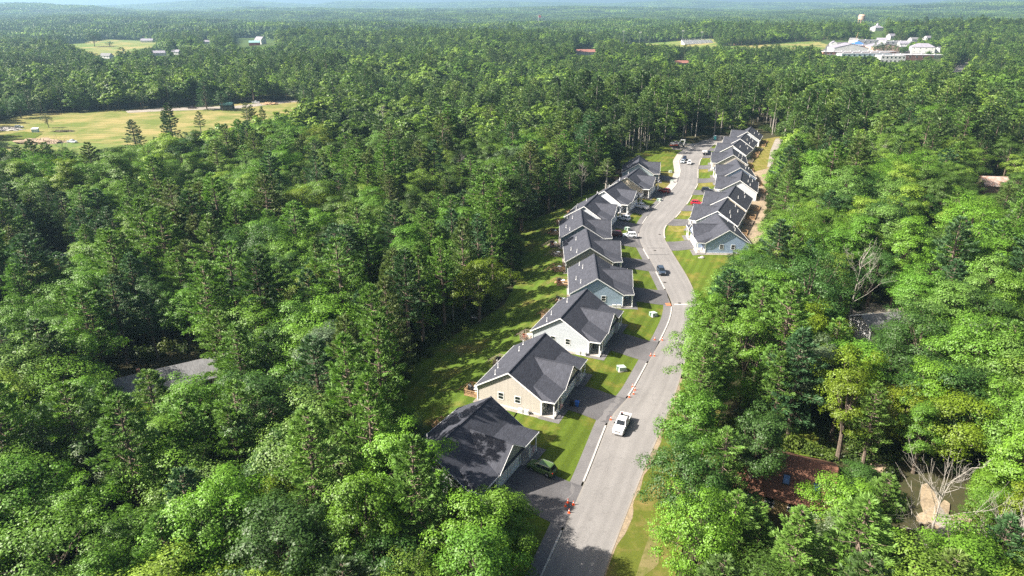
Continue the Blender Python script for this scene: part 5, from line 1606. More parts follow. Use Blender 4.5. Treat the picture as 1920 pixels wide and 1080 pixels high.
# ball field: grandstand, flood light masts, fence, hut
x, y, z = ground(1308, 83)
t = thing('grandstand', 'long pale grandstand climbing beside the ball field', 'grandstand', (x, y, z), R(20))
b = MB()
for k in range(9):
    b.box(-32, 32, -7 + k * 1.4, -5.4 + k * 1.4, 0, 1.0 + k * 0.75)
b.build('tier', mat('bleacher_metal', (0.55, 0.55, 0.55), 0.5), t)
b = MB()
for k in range(20):
    b.box(-32 + k * 3.37, -31.85 + k * 3.37, 6.0, 6.15, 0, 8.6)
b.box(-32, 32, 6.0, 6.15, 8.5, 8.7); b.build('railing', M['white'], t)
def mast(px, pyb, pyt, label):
    x, y, z = ground(px, pyb)
    Zd = y * _c + (CAM_H - z) * _s
    h = (pyb - pyt) / FPX * Zd
    t = thing('floodlight_mast', label, 'floodlight', (x, y, z), 0, 'floodlight masts at the ball field')
    b = MB(); b.tube([(0, 0, 0), (0, 0, h)], [0.4, 0.22], 8); b.build('mast', M['rim'], t)
    b = MB(); b.box(-2.4, 2.4, -0.15, 0.15, h - 0.2, h + 0.1); b.box(-2.4, 2.4, -0.15, 0.15, h - 1.5, h - 1.3)
    b.build('crossbar', M['rim'], t)
    for k in range(5):
        for q in (0, 1):
            b = MB(); b.box(-2.2 + k * 0.98, -1.6 + k * 0.98, -0.45, 0.2, h - 1.4 + q * 1.3, h - 0.75 + q * 1.3); b.build('lamp', M['white'], t)
mast(1168, 84, 60, 'floodlight mast farthest from the grandstand, near the ball field corner')
mast(1199, 86, 62, 'floodlight mast second along the ball field from its corner')
mast(1279, 82, 59, 'floodlight mast directly before the grandstand')
mast(1315, 77, 61, 'floodlight mast behind the upper grandstand end')
x, y, z = ground(1222, 93)
b = MB(); b.box(-22, 22, -12, 12, 0.45, 0.5)
o = b.build('tennis_court', mat('court_teal', (0.22, 0.50, 0.46), 0.8)); o.location = (x, y, z + 0.2); struct(o)
x, y, z = ground(1383, 84)
building('dugout', 'small red dugout at the second ball field', 'hut', x, y, z, R(5), 12, 5, 4, 1.0, REDR, REDR)
x, y, z = place(1598, 1180)
t = thing('tall_pole', 'tall leaning pole at the school gymnasium', 'pole', (x, y, z))
b = MB(); b.tube([(0, 0, 0), (4.5, 0, 28)], [0.4, 0.25], 8); b.build('shaft', M['wood'], t)
x, y, z = place(1009, 2600)
t = thing('tall_flagpole', 'tall flagpole with big flag far off above the woods', 'flagpole', (x, y, z))
hh = CAM_H - (27 - HORIZON) / FPX * (2600 * _c) - z
b = MB(); b.tube([(0, 0, 0), (0, 0, hh)], [0.7, 0.4], 8); b.build('pole', M['white'], t)
b = MB(); b.slab([(0.4, 0.2, hh - 0.5), (9.5, 0.2, hh - 2.0), (9.5, -0.2, hh - 2.0), (0.4, -0.2, hh - 0.5)], 7); b.build('cloth', FLAGM[0], t)
BUILD_PROTECT = [[(px - 8, py - 9), (px + 8, py - 9), (px + 8, py - 1), (px - 8, py - 1)] for px, py, _, _ in TOWN] + [[(1540, 76), (1630, 76), (1630, 103), (1540, 103)], [(470, 70), (508, 70), (508, 86), (470, 86)], [(256, 66), (292, 66), (292, 82), (256, 82)], [(190, 101), (214, 101), (214, 110), (190, 110)], [(287, 96), (314, 96), (314, 106), (287, 106)],
                 [(326, 96), (340, 96), (340, 104), (326, 104)], [(383, 76), (394, 76), (394, 83), (383, 83)], [(1080, 92), (1116, 92), (1116, 103), (1080, 103)], [(1594, 24), (1624, 24), (1624, 42), (1594, 42)],
                 [(1628, 42), (1658, 42), (1658, 62), (1628, 62)], [(1748, 100), (1768, 100), (1768, 114), (1748, 114)], [(1000, 26), (1020, 26), (1020, 40), (1000, 40)], [(108, 462), (128, 460), (134, 490), (110, 492)], [(1792, 442), (1815, 442), (1815, 458), (1792, 458)],
                 [(1266, 114), (1288, 114), (1288, 123), (1266, 123)], [(1666, 64), (1676, 64), (1676, 74), (1666, 74)]]
# ------------------------------------------------------------------ trees
def leaf_quads(C, N, Ln, Wd, rg, droop=0.0):
    """leaf-shaped four-sided blades: centres, facing, lengths, widths"""
    n = len(C)
    N = N / np.maximum(np.linalg.norm(N, axis=1), 1e-6)[:, None]
    T = rg.normal(size=(n, 3))
    T -= (T * N).sum(1)[:, None] * N
    T /= np.maximum(np.linalg.norm(T, axis=1), 1e-6)[:, None]
    B = np.cross(N, T)
    V = np.empty((n, 4, 3))
    bend = N * (Ln * 0.12)[:, None]
    V[:, 0] = C - T * (Ln / 2)[:, None] - bend
    V[:, 1] = C + B * (Wd / 2)[:, None] + T * (Ln * 0.06)[:, None] + bend * 0.5
    V[:, 2] = C + T * (Ln / 2)[:, None] - bend
    V[:, 3] = C - B * (Wd / 2)[:, None] + T * (Ln * 0.06)[:, None] + bend * 0.5
    return V.reshape(-1, 3)

def quads_mesh(name, V, m):
    n = len(V) // 4
    me = bpy.data.meshes.new(name)
    me.vertices.add(4 * n)
    me.vertices.foreach_set('co', np.ascontiguousarray(V, np.float32).ravel())
    me.loops.add(4 * n)
    me.loops.foreach_set('vertex_index', np.arange(4 * n, dtype=np.int32))
    me.polygons.add(n)
    me.polygons.foreach_set('loop_start', np.arange(0, 4 * n, 4, dtype=np.int32))
    me.update(calc_edges=True)
    me.validate()
    me.materials.append(m)
    return me

def sph(n, rg):
    v = rg.normal(size=(n, 3))
    return v / np.linalg.norm(v, axis=1)[:, None]

def broadleaf(seed, H, Rr, base=0.28, nclump=70, per=170, ls=0.40, shape=0.0, gap=0.0, cr=(0.20, 0.36), limbs=True):
    """rounded crown of many leaf masses on limbs; returns (leaf quads, trunk builder)"""
    rg = np.random.RandomState(seed)
    b = MB()
    zc, hz_ = H * (base + 1) / 2, H * (1 - base) / 2
    lean = rg.uniform(-0.05, 0.05, 2) * H
    path = [(0, 0, -0.6), (lean[0] * .1, lean[1] * .1, H * 0.12), (lean[0] * .5, lean[1] * .5, H * 0.4), (lean[0], lean[1], H * 0.85)]
    r0 = 0.016 * H + 0.06
    if limbs:
        b.tube(path, [r0 * 1.35, r0, r0 * 0.7, r0 * 0.12], 7)
    k = np.arange(nclump)
    ph = k * 2.39996 + rg.uniform(0, 6.28)
    zz = 1 - 1.75 * (k + 0.5) / nclump                    # top heavy: the underside stays open
    rr = np.sqrt(np.maximum(0, 1 - zz ** 2))
    D = np.stack([rr * np.cos(ph), rr * np.sin(ph), zz], 1) + rg.normal(size=(nclump, 3)) * 0.14
    rad = rg.uniform(0.62, 1.0, nclump)
    lob = 1 + 0.22 * np.sin(ph * 2 + seed) + 0.16 * np.sin(ph * 3 + seed * 1.7)
    wid = 1.0 - shape * np.clip(zz, 0, 1)
    P = np.stack([D[:, 0] * Rr * rad * lob * wid, D[:, 1] * Rr * rad * lob * wid, zc + D[:, 2] * hz_ * rad], 1)
    P[:, 0] += lean[0] * (P[:, 2] / H); P[:, 1] += lean[1] * (P[:, 2] / H)
    if gap:
        keep = rg.rand(nclump) > gap
        P, D = P[keep], D[keep]
    Vs = []
    for p, d in zip(P, D):
        rc = Rr * rg.uniform(*cr)
        n = max(8, int(per * (rc / (Rr * 0.28)) ** 2))
        u = sph(n, rg)
        u[:, 2] = np.abs(u[:, 2]) * np.where(rg.rand(n) < 0.82, 1, -1)
        q = rc * (0.55 + 0.5 * rg.rand(n))[:, None]
        # fingers: leaves sit along outward sprays so the mass has a ragged edge
        fin = 1 + 0.35 * np.sin(u[:, 0] * 7 + seed) * np.sin(u[:, 1] * 6 + p[0]) * np.cos(u[:, 2] * 5 + p[1])
        C = p + u * q * fin[:, None] * np.array([1.1, 1.1, 0.80])
        N = u * 0.70 + np.array([0, 0, 0.25]) + d * 0.48 + rg.normal(size=(n, 3)) * 0.30
        s = ls * rg.uniform(0.65, 1.35, n)
        Vs.append(leaf_quads(C, N, s, s * rg.uniform(0.55, 0.85, n), rg))
    if limbs:
        for i in rg.permutation(len(P))[:22]:
            p = P[i]
            z0 = H * rg.uniform(base * 0.75, 0.6)
            t = z0 / (H * 0.85)
            s0 = (lean[0] * t, lean[1] * t, z0)
            mid = (s0[0] * .45 + p[0] * .55, s0[1] * .45 + p[1] * .55, s0[2] * .35 + p[2] * .65)
            b.tube([s0, mid, tuple(p)], [r0 * 0.38, r0 * 0.24, 0.02], 5, cap=False)
    return np.concatenate(Vs), b

def pine(seed, H, Rr, base=0.3, whorls=17, per=5, tuft=26, ls=0.62, spread=1.0, cone=0.0, limbs=True, stub=True):
    """white pine: whorls of long level branches carrying flat feathery plumes"""
    rg = np.random.RandomState(seed)
    b = MB()
    r0 = 0.013 * H + 0.06
    lean = rg.uniform(-0.03, 0.03, 2) * H
    if limbs:
        b.tube([(0, 0, -0.6), (lean[0] * .3, lean[1] * .3, H * .3), (lean[0] * .7, lean[1] * .7, H * .7), (lean[0], lean[1], H * .98)], [r0 * 1.3, r0, r0 * .6, 0.03], 7)
    Vs = []
    for w in range(whorls):
        t = w / (whorls - 1)
        z = H * (base + (0.98 - base) * t ** 0.9)
        prof = (1 - t) ** 0.75 * (0.55 + 0.45 * min(1, t * 3.5 + cone)) + 0.10
        for k in range(per):
            if rg.rand() < 0.13:
                continue
            a = w * 1.9 + k * 2 * math.pi / per + rg.uniform(-0.35, 0.35)
            L = Rr * prof * rg.uniform(0.6, 1.22) * 1.05
            up = rg.uniform(0.0, 0.22) + 0.35 * t
            o = np.array([lean[0] * z / H, lean[1] * z / H, z])
            d = np.array([math.cos(a), math.sin(a), 0])
            sd = np.array([-math.sin(a), math.cos(a), 0])
            if limbs:
                e = o + d * L * 0.92 + np.array([0, 0, L * up])
                m_ = o + d * L * 0.5 + np.array([0, 0, L * up * 0.35])
                b.tube([tuple(o), tuple(m_), tuple(e)], [0.05 + 0.012 * L, 0.04, 0.012], 4, cap=False)
            n = max(4, int(tuft * (0.35 + L / Rr)))
            s = np.sqrt(rg.uniform(0.08, 1.0, n))
            lat = rg.uniform(-1, 1, n) * L * 0.30 * spread * np.sin(np.pi * np.clip(s * 0.82 + 0.12, 0, 1)) 
            C0 = o + d * (L * s)[:, None] + sd * lat[:, None] + np.array([0, 0, 1]) * (L * up * s ** 1.6 + rg.uniform(-0.08, 0.22, n))[:, None]
            # each tuft is a fan of needle bundles pointing outward and up
            for f in range(5):
                dirv = d * rg.uniform(0.3, 1.0, n)[:, None] + sd * (np.sign(lat) * rg.uniform(-0.2, 1.0, n))[:, None] + np.array([0, 0, 1]) * rg.uniform(-0.05, 0.75, n)[:, None]
                dirv /= np.linalg.norm(dirv, axis=1)[:, None]
                ln = ls * rg.uniform(0.6, 1.25, n)
                wd = ls * rg.uniform(0.16, 0.30, n)
                side = np.cross(dirv, rg.normal(size=(n, 3)) * 0.35 + np.array([0, 0, 1]) + d * 0.6)
                side /= np.maximum(np.linalg.norm(side, axis=1), 1e-6)[:, None]
                V = np.empty((n, 4, 3))
                V[:, 0] = C0
                V[:, 1] = C0 + dirv * (ln * 0.55)[:, None] + side * (wd / 2)[:, None]
                V[:, 2] = C0 + dirv * ln[:, None]
                V[:, 3] = C0 + dirv * (ln * 0.55)[:, None] - side * (wd / 2)[:, None]
                Vs.append(V.reshape(-1, 3))
    if limbs and stub:
        for k in range(14):                                         # dead lower branches
            a = rg.uniform(0, 6.28); z = H * rg.uniform(0.12, base + 0.05); L = Rr * rg.uniform(0.15, 0.5)
            b.tube([(0, 0, z), (math.cos(a) * L, math.sin(a) * L, z + rg.uniform(-0.3, 0.4))], [0.05, 0.012], 4, cap=False)
    return np.concatenate(Vs), b

def dead(seed, H, Rr, n=16, lo=0.18):
    """bare crown: ascending limbs that fork again and again"""
    rg = np.random.RandomState(seed)
    b = MB()
    b.tube([(0, 0, -0.5), (0.05, 0, H * .25), (0.2, .1, H * .6), (0.3, .2, H)], [0.17, 0.12, 0.06, 0.01], 7)
    def limb(p, d, L, r, lev):
        q = p + d * L * 0.5 + Vector(rg.normal(size=3)) * L * 0.05
        e = p + d * L + Vector((0, 0, L * 0.12)) + Vector(rg.normal(size=3)) * L * 0.06
        b.tube([p, q, e], [r, r * 0.7, max(0.008, r * 0.35)], 4, cap=False)
        if lev:
            for k in range(4 if lev > 1 else 3):
                t = rg.uniform(0.3, 1.0)
                s = p.lerp(e, t)
                dd = (d + Vector(rg.normal(size=3)) * 0.55 + Vector((0, 0, 0.25))).normalized()
                limb(s, dd, L * rg.uniform(0.35, 0.6), max(0.009, r * 0.5), lev - 1)
    for k in range(n):
        z = H * rg.uniform(lo, 0.85); a = k * 2.4 + rg.uniform(-.4, .4)
        L = Rr * rg.uniform(0.7, 1.15) * (1.2 - 0.75 * z / H)
        limb(Vector((0.15, 0.1, z)), Vector((math.cos(a), math.sin(a), rg.uniform(0.7, 1.4))).normalized(), L, 0.042, 2)
    return b

# prototypes at full detail: (leaf quads, trunk, height, radius, words for the crown)
BROAD = [(1, 16, 5.0, 0.22, 62, 379, 0.235, 0.15, 0.0, (0.18, 0.33), 'round'), (2, 17, 4.6, 0.26, 54, 370, 0.24, 0.30, 0.05, (0.18, 0.34), 'domed'), (3, 15, 5.6, 0.24, 74, 344, 0.24, 0.0, 0.08, (0.15, 0.29), 'broad'),
         (4, 18, 4.0, 0.25, 50, 344, 0.235, 0.40, 0.05, (0.21, 0.36), 'narrow'), (5, 15, 5.0, 0.20, 56, 228, 0.235, 0.1, 0.22, (0.15, 0.29), 'airy'), (6, 13, 4.2, 0.16, 50, 370, 0.23, 0.2, 0.0, (0.21, 0.37), 'full'),
         (7, 17, 5.2, 0.28, 66, 344, 0.24, 0.12, 0.12, (0.17, 0.31), 'ragged'),
         (8, 18, 6.8, 0.24, 92, 335, 0.25, 0.05, 0.04, (0.14, 0.27), 'wide-spreading'), (9, 17, 3.2, 0.30, 44, 211, 0.22, 0.30, 0.10, (0.19, 0.38), 'slender'), (10, 14, 5.4, 0.18, 40, 379, 0.24, -0.15, 0.05, (0.22, 0.40), 'lumpy')]
PINES = [(21, 21, 4.8, 0.30, 17, 5, 32, 0.66, 1.0, 0.0, 'layered'), (22, 19, 4.4, 0.22, 17, 5, 32, 0.64, 1.1, 0.3, 'feathery'), (23, 23, 4.6, 0.42, 14, 5, 34, 0.68, 1.0, 0.0, 'high-crowned'),
         (24, 17, 4.2, 0.12, 19, 6, 26, 0.60, 1.0, 1.0, 'pointed'), (25, 20, 5.2, 0.34, 13, 5, 40, 0.70, 1.2, 0.0, 'open'), (26, 24, 3.6, 0.58, 10, 5, 30, 0.66, 1.1, 0.4, 'bare-stemmed'),
         (27, 18, 3.4, 0.10, 24, 7, 22, 0.50, 0.9, 1.0, 'spire-shaped'), (28, 22, 5.6, 0.36, 12, 4, 40, 0.70, 1.3, 0.0, 'straggling')]
PROTO = []                                                         # (kind, crown mesh, trunk mesh, H, R, word)
for p in BROAD:
    V, tb_ = broadleaf(p[0], p[1], p[2], p[3], p[4], p[5], p[6], p[7], p[8], p[9])
    PROTO.append(('broad', quads_mesh('leaf_crown', V, M['leaf']), tb_.mesh('tree_trunk', M['bark']), p[1], p[2], p[10], V, tb_))
for p in PINES:
    V, tb_ = pine(p[0], p[1], p[2], p[3], p[4], p[5], p[6], p[7], p[8], p[9])
    PROTO.append(('pine', quads_mesh('needle_crown', V, M['needle']), tb_.mesh('pine_trunk', M['bark_pine'] if p[10] != 'bare-stemmed' else M['bark_pale']), p[1], p[2], p[10], V, tb_))
NB, NP = len(BROAD), len(PINES)

# instanced woods use whole-tree meshes (crown + trunk in one), at two levels of detail
bank = bpy.data.collections.new('tree_bank')                       # not linked to the scene: only a source of copies
def bank_tree(k, V, tb_, leafm, barkm):
    me = quads_mesh('bank_tree_%02d' % k, V, leafm)
    if tb_ is not None and tb_.v:
        bm = bmesh.new(); bm.from_mesh(me)
        tm = tb_.mesh('tmp', barkm)
        n0 = len(bm.faces)
        bm.from_mesh(tm); bm.faces.ensure_lookup_table()
        for f in bm.faces[n0:]:
            f.material_index = 1
        bm.to_mesh(me); bm.free()
        me.materials.append(barkm)
        bpy.data.meshes.remove(tm)
    o = bpy.data.objects.new('bank_tree_%02d' % k, me)
    bank.objects.link(o)
for k, q in enumerate(PROTO):
    bank_tree(k, q[6], q[7], M['leaf_far'] if q[0] == 'broad' else M['needle_far'], M['bark'] if q[0] == 'broad' else M['bark_pine'])
K0 = len(PROTO)
for k, p in enumerate(BROAD):
    V, tb_ = broadleaf(p[0], p[1], p[2], p[3], 52, 60, 0.80, p[7], p[8], p[9], limbs=False)
    tb_.tube([(0, 0, -1), (0, 0, p[1] * .8)], [0.3, 0.08], 5)
    bank_tree(K0 + k, V, tb_, M['leaf_far'], M['bark'])
for k, p in enumerate(PINES):
    V, tb_ = pine(p[0], p[1], p[2], p[3], 12, 5, 9, 1.25, 1.1, p[9], limbs=False)
    tb_.tube([(0, 0, -1), (0, 0, p[1] * .95)], [0.3, 0.06], 5)
    bank_tree(K0 + NB + k, V, tb_, M['needle_far'], M['bark_pine'] if p[10] != 'bare-stemmed' else M['bark_pale'])
K1 = 2 * K0
def patch(seed, size, ntree, per, card):
    rg = np.random.RandomState(seed)
    Vs = []
    for _ in range(ntree):
        x, y = rg.uniform(-size / 2, size / 2, 2)
        H, Rr = rg.uniform(11, 21), rg.uniform(3.4, 6.0)
        con = rg.rand() < 0.45
        u = sph(per, rg)
        u[:, 2] = np.abs(u[:, 2]) * np.where(rg.rand(per) < 0.8, 1, -1)
        if con:
            t = rg.rand(per) ** 0.8
            ra = Rr * 0.85 * (1 - t) + 0.3
            C = np.stack([x + u[:, 0] * ra, y + u[:, 1] * ra, H * (0.3 + 0.75 * t)], 1)
        else:
            C = np.array([x, y, H * 0.62]) + u * np.array([Rr, Rr, H * 0.36]) * (0.75 + 0.35 * rg.rand(per))[:, None]
        N = u * 0.8 + np.array([0, 0, 0.4]) + rg.normal(size=(per, 3)) * 0.4
        s = card * rg.uniform(0.7, 1.3, per)
        Vs.append(leaf_quads(C, N, s, s * 0.8, rg))
    return np.concatenate(Vs)
for k in range(6):
    bank_tree(K1 + k, patch(100 + k, 56, 62, 90, 2.3), None, M['leaf_far'] if k % 2 else M['needle_far'], None)
for k in range(3):
    bank_tree(K1 + 6 + k, patch(200 + k, 170, 520, 18, 5.0), None, M['leaf_far'] if k % 2 else M['needle_far'], None)
# low bushes of the undergrowth
K2 = K1 + 9
for k in range(4):
    rg = np.random.RandomState(300 + k)
    n = 620
    u = sph(n, rg); u[:, 2] = np.abs(u[:, 2])
    lo = 1 + 0.4 * np.sin(u[:, 0] * 5 + k) * np.cos(u[:, 1] * 6)
    C = u * lo[:, None] * np.array([1.5, 1.5, 1.5]) * (0.5 + 0.55 * rg.rand(n))[:, None]
    s = 0.30 * rg.uniform(0.7, 1.4, n)
    bank_tree(K2 + k, leaf_quads(C, u * 0.6 + np.array([0, 0, 0.5]) + rg.normal(size=(n, 3)) * 0.5, s, s * 0.75, rg), None, M['leaf_scrub'], None)

# ------------------------------------------------------------------ where trees stand
ALLP = PROTECT + BUILD_PROTECT + SCHOOL_SEEN
SOFT = [FIELD_HAY, GREEN_SEEN, FIELD_FAR, FIELD_BALL, FIELD_BALL2, GAP_DRIVE]
def in_any(px, py, low=True):
    r = np.zeros(np.shape(px), bool)
    for P in ALLP:
        if not low and P in SOFT:
            continue
        r |= inside(px, py, P)
    return r

def crown_clear(x, y, z, H, Rr):
    """True where no part of the crown hangs in front of the things the photograph shows"""
    ok = np.ones(len(x), bool)
    for fz, fr in ((1.0, 0.0), (0.85, 0.6), (0.62, 0.95), (0.4, 0.85), (0.22, 0.3), (0.03, 0.0)):
        for s in ((0,) if fr == 0 else (-1, -0.5, 0, 0.5, 1)):
            px, py, Z = proj(x + s * Rr * fr, y, z + H * fz)
            ok &= ~in_any(px, py, fz < 0.7)
    return ok

rg = np.random.RandomState(5)
def lattice(x0, x1, y0, y1, step, jit=0.42):
    gx, gy = np.meshgrid(np.arange(x0, x1, step), np.arange(y0, y1, step * 0.88))
    gx = gx + (np.arange(gx.shape[0]) % 2)[:, None] * step / 2
    gx = gx + rg.uniform(-jit, jit, gx.shape) * step
    gy = gy + rg.uniform(-jit, jit, gy.shape) * step
    return gx.ravel(), gy.ravel()

def framed(x, y, mx=45.0, low=1500):
    px, py, Z = proj(x, y, np.full(x.shape, 9.0))
    return (Z > 5) & (np.abs(px - 960) < 960 + mx * FPX / np.maximum(Z, 1)) & (py < low)

X, Y = lattice(-330, 360, 34, 440, 6.7)
X2, Y2 = lattice(-1000, 1000, 440, 900, 7.6)
X3, Y3 = lattice(-1700, 1700, 900, 1700, 8.6)
X, Y = np.concatenate([X, X2, X3]), np.concatenate([Y, Y2, Y3])
k = framed(X, Y)
X, Y = X[k], Y[k]
dR, _ = line_dist(X, Y, np.concatenate([[[-2, 20], [6, 50]], CEN]))
k = dR > 8.5
X, Y = X[k], Y[k]

# trees set by hand: px, py of the foot, height, radius, prototype, tone, label
HAND = [
    (1318, 668, 14, 4.6, 0, 'bright', 'leafy tree by the road edge across from the pale blue house'),
    (1298, 752, 15, 4.8, 2, 'mid', 'spreading tree across the road from the beige house, twigs over the asphalt'),
    (1276, 905, 17, 4.6, 1, 'mid', 'tall dense tree across the road from the moving pickup'),
    (1274, 1010, 15, 4.8, 0, 'deep', 'dense tree at the verge below the moving pickup'),
    (1292, 1125, 16, 4.8, 2, 'bright', 'bright tree beside the verge at the lowest stretch of road'),
    (1560, 815, 17, 5.6, 2, 'yellow', 'big yellow green tree behind the brown roofed cottage'),
    (1545, 1095, 11, 4.2, 4, 'grey', 'sparse grey green tree before the brown cottage, pale twigs showing'),
    (228, 960, 15, 4.8, 4, 'grey', 'silvery grey green tree in the lower wood'),
    (600, 1020, 21, 4.6, 9, 'light', 'tall pale pine with feathery shelves in the lower wood'),
    (690, 1090, 15, 4.8, 5, 'bright', 'bright full tree below the shaded grey green house'),
    (900, 1120, 14, 4.6, 5, 'bright', 'bright bushy tree at the front corner of the grey green house'),
    (470, 790, 19, 4.8, 8, 'light', 'light green pine just beyond the grey roofed bungalow'),
    (305, 832, 14, 4.4, 8, 'light', 'light green pine standing right before the grey roofed bungalow'),
    (430, 1110, 17, 5.6, 0, 'bright', 'large bright green dome tree in the lower wood'),
    (1135, 372, 15, 4.0, 12, 'olive', 'thin grey stemmed tree at the lawn corner behind the white houses'),
    ((-22.5, 83.5), 0, 26, 4.8, 7, 'light', 'tall light pine at the back corner of the shaded grey green house'),
    ((-20.5, 92), 0, 25, 4.6, 8, 'light', 'second tall pine behind the shaded grey green house, casting shade on its roof'),
    ((-27, 98), 0, 23, 4.6, 10, 'olive', 'olive pine at the edge of the shaded back lawn'),
    ((-19, 76), 0, 23, 4.6, 7, 'light', 'tall pine at the near gable of the grey green house'),
    (( -25.5, 112), 0, 23, 4.6, 7, 'light', 'tall pine at the shaded edge of the back lawn, nearest of a row'),
    ((-23.5, 119), 0, 22, 4.2, 10, 'olive', 'olive pine in the row along the back lawn behind the beige house'),
    ((-21.5, 127), 0, 24, 4.6, 9, 'dark', 'dark high-crowned pine in the row along the back lawn'),
    ((-19.5, 135), 0, 23, 4.4, 8, 'light', 'feathery pine beside the back lawn, level with the near-white house'),
    ((-15.5, 143), 0, 22, 4.2, 7, 'light', 'light pine at the bend of the back lawn edge'),
    ((-11.5, 151), 0, 24, 4.4, 11, 'olive', 'open-crowned olive pine over the pale rock of the back lawn'),
    ((-8, 160), 0, 22, 4.2, 9, 'blue', 'blue green pine level with the pale blue house at the lawn edge'),
    ((-5, 171), 0, 22, 4.0, 7, 'light', 'light pine farthest along the shaded lawn edge'),
    (1398, 935, 16, 4.4, 1, 'deep', 'deep green tree shading the near end of the brown cottage roof'),
    ((-12, 67), 0, 20, 4.6, 8, 'light', 'tall light pine in the wood below the nearest driveway'),
    ((-14.5, 74), 0, 18, 4.8, 1, 'bright', 'bright domed tree beside the near gable of the grey green house'),
    ((-1.5, 66), 0, 13, 4.3, 5, 'bright', 'low bright tree nearest the lowest stretch of sidewalk'),
    ((-29, 90), 0, 24, 4.8, 9, 'blue', 'blue green pine one row behind the shaded house'),
]
HX, HY, HT = [], [], []
for h in HAND:
    x, y, z = ground(h[0], h[1]) if not isinstance(h[0], tuple) else (h[0][0], h[0][1], hz(*h[0]))
    HX.append(x); HY.append(y); HT.append(z)
FIELD_TREES = [(330, 296, 26, 4.4, 9, 'dark', 'gaunt dark pine with swept branches against the hay field'), (322, 292, 22, 3.4, 11, 'dark', 'second gaunt pine close beside the swept one at the hay field'), (258, 290, 17, 5.0, 8, 'blue', 'low spreading pine clump before the hay field'),
               (382, 278, 19, 2.8, 12, 'olive', 'thin spindly pine alone before the hay field'), (470, 262, 20, 3.2, 12, 'olive', 'slim pine with tufted top before the green shed field'), (480, 262, 19, 2.8, 12, 'olive', 'second slim pine beside the tufted one before the field'), (498, 258, 17, 3.0, 11, 'olive', 'pale slim pine, last of the slim ones before the field'),
               (92, 240, 9, 3.2, 4, 'grey', 'lone leaning grey green tree in the hay field'), (40, 222, 15, 6.0, 2, 'deep', 'large dark round tree at the field corner by the wood'), (2, 232, 13, 4, 6, 'deep', 'dark tree at the frame edge by the hay field'),
               (388, 206, 22, 6.2, 10, 'blue', 'tall dark pine beside the green roofed shed'), (418, 208, 14, 4.6, 6, 'deep', 'dark round tree touching the green roofed shed'), (178, 88, 28, 13, 2, 'deep', 'big solitary round tree in the far field'), (206, 88, 11, 7, 4, 'deep', 'smaller tree beside the solitary one in the far field')]
for h in FIELD_TREES:
    x, y, z = ground(h[0], h[1])
    HX.append(x); HY.append(y); HT.append(z)
HX, HY = np.array(HX), np.array(HY)
near_hand = np.zeros(len(X), bool)
for x, y in zip(HX, HY):
    near_hand |= np.hypot(X - x, Y - y) < 5.0
X, Y = X[~near_hand], Y[~near_hand]
# keep footprints of hidden houses free
for (fx, fy, frz, fL, fW) in FOOT:
    lx = (X - fx) * math.cos(frz) + (Y - fy) * math.sin(frz)
    ly = -(X - fx) * math.sin(frz) + (Y - fy) * math.cos(frz)
    k = (np.abs(lx) > fL / 2 + 3.0) | (np.abs(ly) > fW / 2 + 3.0)
    X, Y = X[k], Y[k]
Zg = height(X, Y)
n = len(X)
sp = 0.42 + 0.40 * vnoise(X / 45 + 2.2, Y / 45 + 8.8) + 0.10 * vnoise(X / 13, Y / 13)
tall_end = sst(300, 345, Y) * (1 - sst(450, 520, Y)) * (np.abs(X - 100) < 75)
pal = rg.rand(n) < np.clip(0.42 + 1.5 * (sp - 0.42) + 0.3 * tall_end, 0.10, 0.8)
var = np.where(pal, NB + np.array([0, 1, 2, 3, 4, 6, 7, 0, 1])[rg.randint(0, 9, n)], rg.randint(0, NB, n))
var = np.where((tall_end > 0.4) & (rg.rand(n) < 0.75), NB + 5, var)
pH = np.array([q[3] for q in PROTO])[var]
pR = np.array([q[4] for q in PROTO])[var]
sc = rg.uniform(0.66, 1.10, n) * (1 + 0.14 * vnoise(X / 60 + 4, Y / 60)) * (1 + 0.26 * vnoise(X / 21 + 9, Y / 21))
sc = np.where(tall_end > 0.4, sc * 1.06, sc)
sx = sc * rg.uniform(0.95, 1.22, n) * np.where(var < NB, 1.14, 1.0)
done = np.zeros(n, bool); alive = np.zeros(n, bool)
for f in (1.0, 0.78, 0.58, 0.42):
    todo = ~done
    okk = crown_clear(X[todo], Y[todo], Zg[todo], pH[todo] * sc[todo] * f, 1.1 * pR[todo] * sx[todo] * (0.45 + 0.55 * f))
    ids = np.where(todo)[0][okk]
    sc[ids] *= f; sx[ids] *= 0.45 + 0.55 * f
    alive[ids] = True; done[ids] = True
X, Y, Zg, var, sc, sx = [a[alive] for a in (X, Y, Zg, var, sc, sx)]
pal = var >= NB
Hh, Rr_ = np.array([q[3] for q in PROTO])[var] * sc, np.array([q[4] for q in PROTO])[var] * sx
px, py, Zd = proj(X, Y, Zg + Hh * 0.62)
size = Rr_ / Zd
inview = (px > -30) & (px < 1950) & (py > -10) & (py < 1110)
one = np.zeros(len(X), bool)
for kind, lim in ((False, 285), (True, 285)):
    c = np.where(inview & (pal == kind))[0]
    one[c[np.argsort(-size[c])][:lim]] = True

